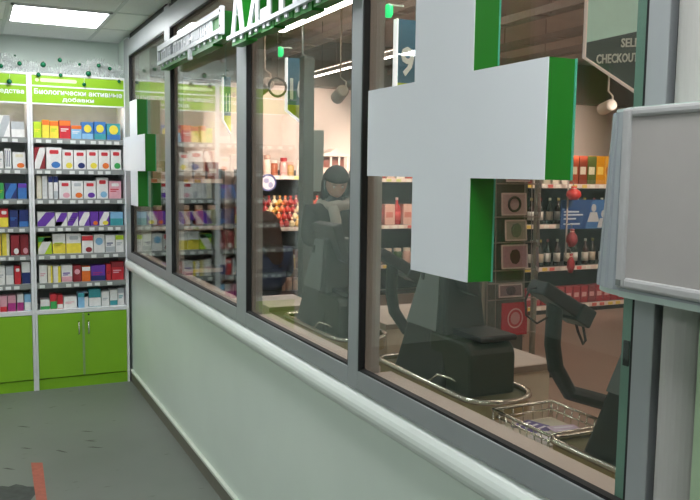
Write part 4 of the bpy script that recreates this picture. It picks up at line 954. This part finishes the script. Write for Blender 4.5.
def shopper():
    x, y = 2.555, 5.55
    R_ = root('person', (x, y, 0), 'person in dark hood-like hair, dark coat and pale scarf standing at the checkout', 'person')
    dk = mat('coat_dark', '#262624', .85, var=.12); 
    f = PI * .93       # faces the camera, turned a little
    V, F, mt = head_geo(Vector((x, y - .02, 1.515)), .235, f, .42)
    # body: one continuous surface (neck, torso, legs)
    pts = [(x, y, .92, (.15, .11)), (x, y, 1.12, (.14, .11)), (x, y, 1.28, (.16, .11)), (x, y, 1.36, (.08, .07)), (x, y - .01, 1.45, .055),
           (x - .09, y, .80, .085), (x - .10, y - .01, .48, .06), (x - .10, y + .01, .10, .045), (x - .10, y - .12, .05, .04),
           (x + .09, y, .80, .085), (x + .10, y - .01, .48, .06), (x + .10, y + .01, .10, .045), (x + .10, y - .12, .05, .04)]
    b = skin_mesh('body', pts, [(0, 1), (1, 2), (2, 3), (3, 4), (0, 5), (5, 6), (6, 7), (7, 8), (0, 9), (9, 10), (10, 11), (11, 12)], mat('trousers_dark', '#22242a', .8, var=.1), R_, 0)
    hd = mk('head', V, F, M_skin, R_, smooth=True); face_parts(hd, mt, .23)
    # coat with sleeves
    pts = [(x, y, .78, (.20, .16)), (x, y, .98, (.19, .15)), (x, y, 1.16, (.19, .145)), (x, y, 1.29, (.19, .12)), (x, y, 1.37, (.09, .08)),
           (x - .20, y, 1.31, .075), (x - .245, y - .04, 1.08, .062), (x - .14, y - .25, 1.08, .048),
           (x + .20, y, 1.31, .075), (x + .245, y - .04, 1.08, .062), (x + .12, y - .26, 1.10, .048)]
    skin_mesh('coat', pts, [(0, 1), (1, 2), (2, 3), (3, 4), (3, 5), (5, 6), (6, 7), (3, 8), (8, 9), (9, 10)], dk, R_, 0)
    hand(R_, (x - .13, y - .26, 1.08), (.55, -.75, -.1), (0, 0, 1), M_skin); hand(R_, (x + .11, y - .27, 1.10), (-.5, -.8, -.05), (0, 0, 1), M_skin)
    # hair to the shoulders
    V, F = hair_geo(mt, .265, .14); o = mk('hair', V, F, mat('hair_black', '#1b1a19', .7, var=.2, scale=60), R_, smooth=True)
    so = o.modifiers.new('thick', 'SOLIDIFY'); so.thickness = .022
    # pale scarf looped round the neck with a hanging end
    lp = [(x + .115 * math.cos(a), y - .01 + .10 * math.sin(a), 1.355 + .015 * math.sin(a + 1)) for a in [2 * PI * k / 18 for k in range(18)]]
    s = mk('scarf', *tube(lp, [.042 + .006 * math.sin(k * 2.1) for k in range(18)], 10, True), mat('scarf_pale', '#a9a59c', .85, var=.12), R_, smooth=True)
    mk('scarf_end', *tube([(x - .07, y - .12, 1.34), (x - .06, y - .155, 1.24), (x - .05, y - .16, 1.12)], [.04, .042, .035], 8), mat('scarf_pale', '#a9a59c', .85, var=.12), s, smooth=True)
    for sx in (-1, 1):
        V, F = prism(rrect(x + sx * .10 - .045, x + sx * .10 + .045, y - .19, y + .075, (.04, .04, .03, .03)), .0, .085, 'z'); mk('shoe', V, F, M_black, R_, bevel=.015)
shopper()
def cashier():
    x, y = 2.33, 6.45
    R_ = root('person', (x, y, 0), 'seated person with long brown hair and navy top, low behind the checkout', 'person')
    f = PI * .22       # turned away from the camera
    V, F, mt = head_geo(Vector((x, y + .02, 1.13)), .22, f, .25)
    pts = [(x, y, .56, (.16, .13)), (x, y, .74, (.13, .10)), (x, y, .90, (.15, .10)), (x, y + .01, .98, (.07, .06)), (x, y + .02, 1.06, .05),
           (x - .09, y + .10, .55, .085), (x - .10, y + .42, .52, .06), (x - .10, y + .42, .14, .045), (x - .10, y + .53, .05, .04),
           (x + .09, y + .10, .55, .085), (x + .10, y + .42, .52, .06), (x + .10, y + .42, .14, .045), (x + .10, y + .53, .05, .04)]
    skin_mesh('body', pts, [(0, 1), (1, 2), (2, 3), (3, 4), (0, 5), (5, 6), (6, 7), (7, 8), (0, 9), (9, 10), (10, 11), (11, 12)], mat('trousers_dark', '#22242a', .8, var=.1), R_, 0)
    hd = mk('head', V, F, M_skin, R_, smooth=True); face_parts(hd, mt, .22)
    pts = [(x, y, .55, (.19, .15)), (x, y, .72, (.165, .125)), (x, y, .88, (.175, .11)), (x, y + .01, .965, (.085, .075)),
           (x - .185, y + .01, .90, .065), (x - .22, y + .06, .70, .055), (x - .16, y + .27, .68, .043), (x + .185, y + .01, .90, .065), (x + .22, y + .06, .70, .055), (x + .16, y + .27, .68, .043)]
    skin_mesh('navy_top', pts, [(0, 1), (1, 2), (2, 3), (2, 4), (4, 5), (5, 6), (2, 7), (7, 8), (8, 9)], mat('cloth_navy', '#27325a', .8, var=.1), R_, 0)
    hand(R_, (x - .155, y + .28, .68), (.3, .9, 0), (0, 0, 1), M_skin); hand(R_, (x + .155, y + .28, .68), (-.3, .9, 0), (0, 0, 1), M_skin)
    V, F = hair_geo(mt, .24, .24); o = mk('hair', V, F, mat('hair_brown', '#4a3022', .65, var=.2, scale=60), R_, smooth=True)
    so = o.modifiers.new('thick', 'SOLIDIFY'); so.thickness = .02
    for sx in (-1, 1):
        V, F = prism(rrect(x + sx * .10 - .04, x + sx * .10 + .04, y + .36, y + .62, (.03, .03, .035, .035)), .0, .08, 'z'); mk('shoe', V, F, M_black, R_, bevel=.015)
    C = root('stool', (x, y, 0), 'dark stool under the seated person', 'stool')
    mk('seat', *lathe([(.17, .40), (.19, .42), (.19, .445), (.17, .455)], 16, (x, y + .02, 0)), M_black, C); mk('post', *tube([(x, y + .02, .03), (x, y + .02, .40)], .03, 10), M_chrome, C); mk('base', *lathe([(.22, 0), (.22, .02), (.05, .04)], 16, (x, y + .02, 0)), M_black, C)
cashier()
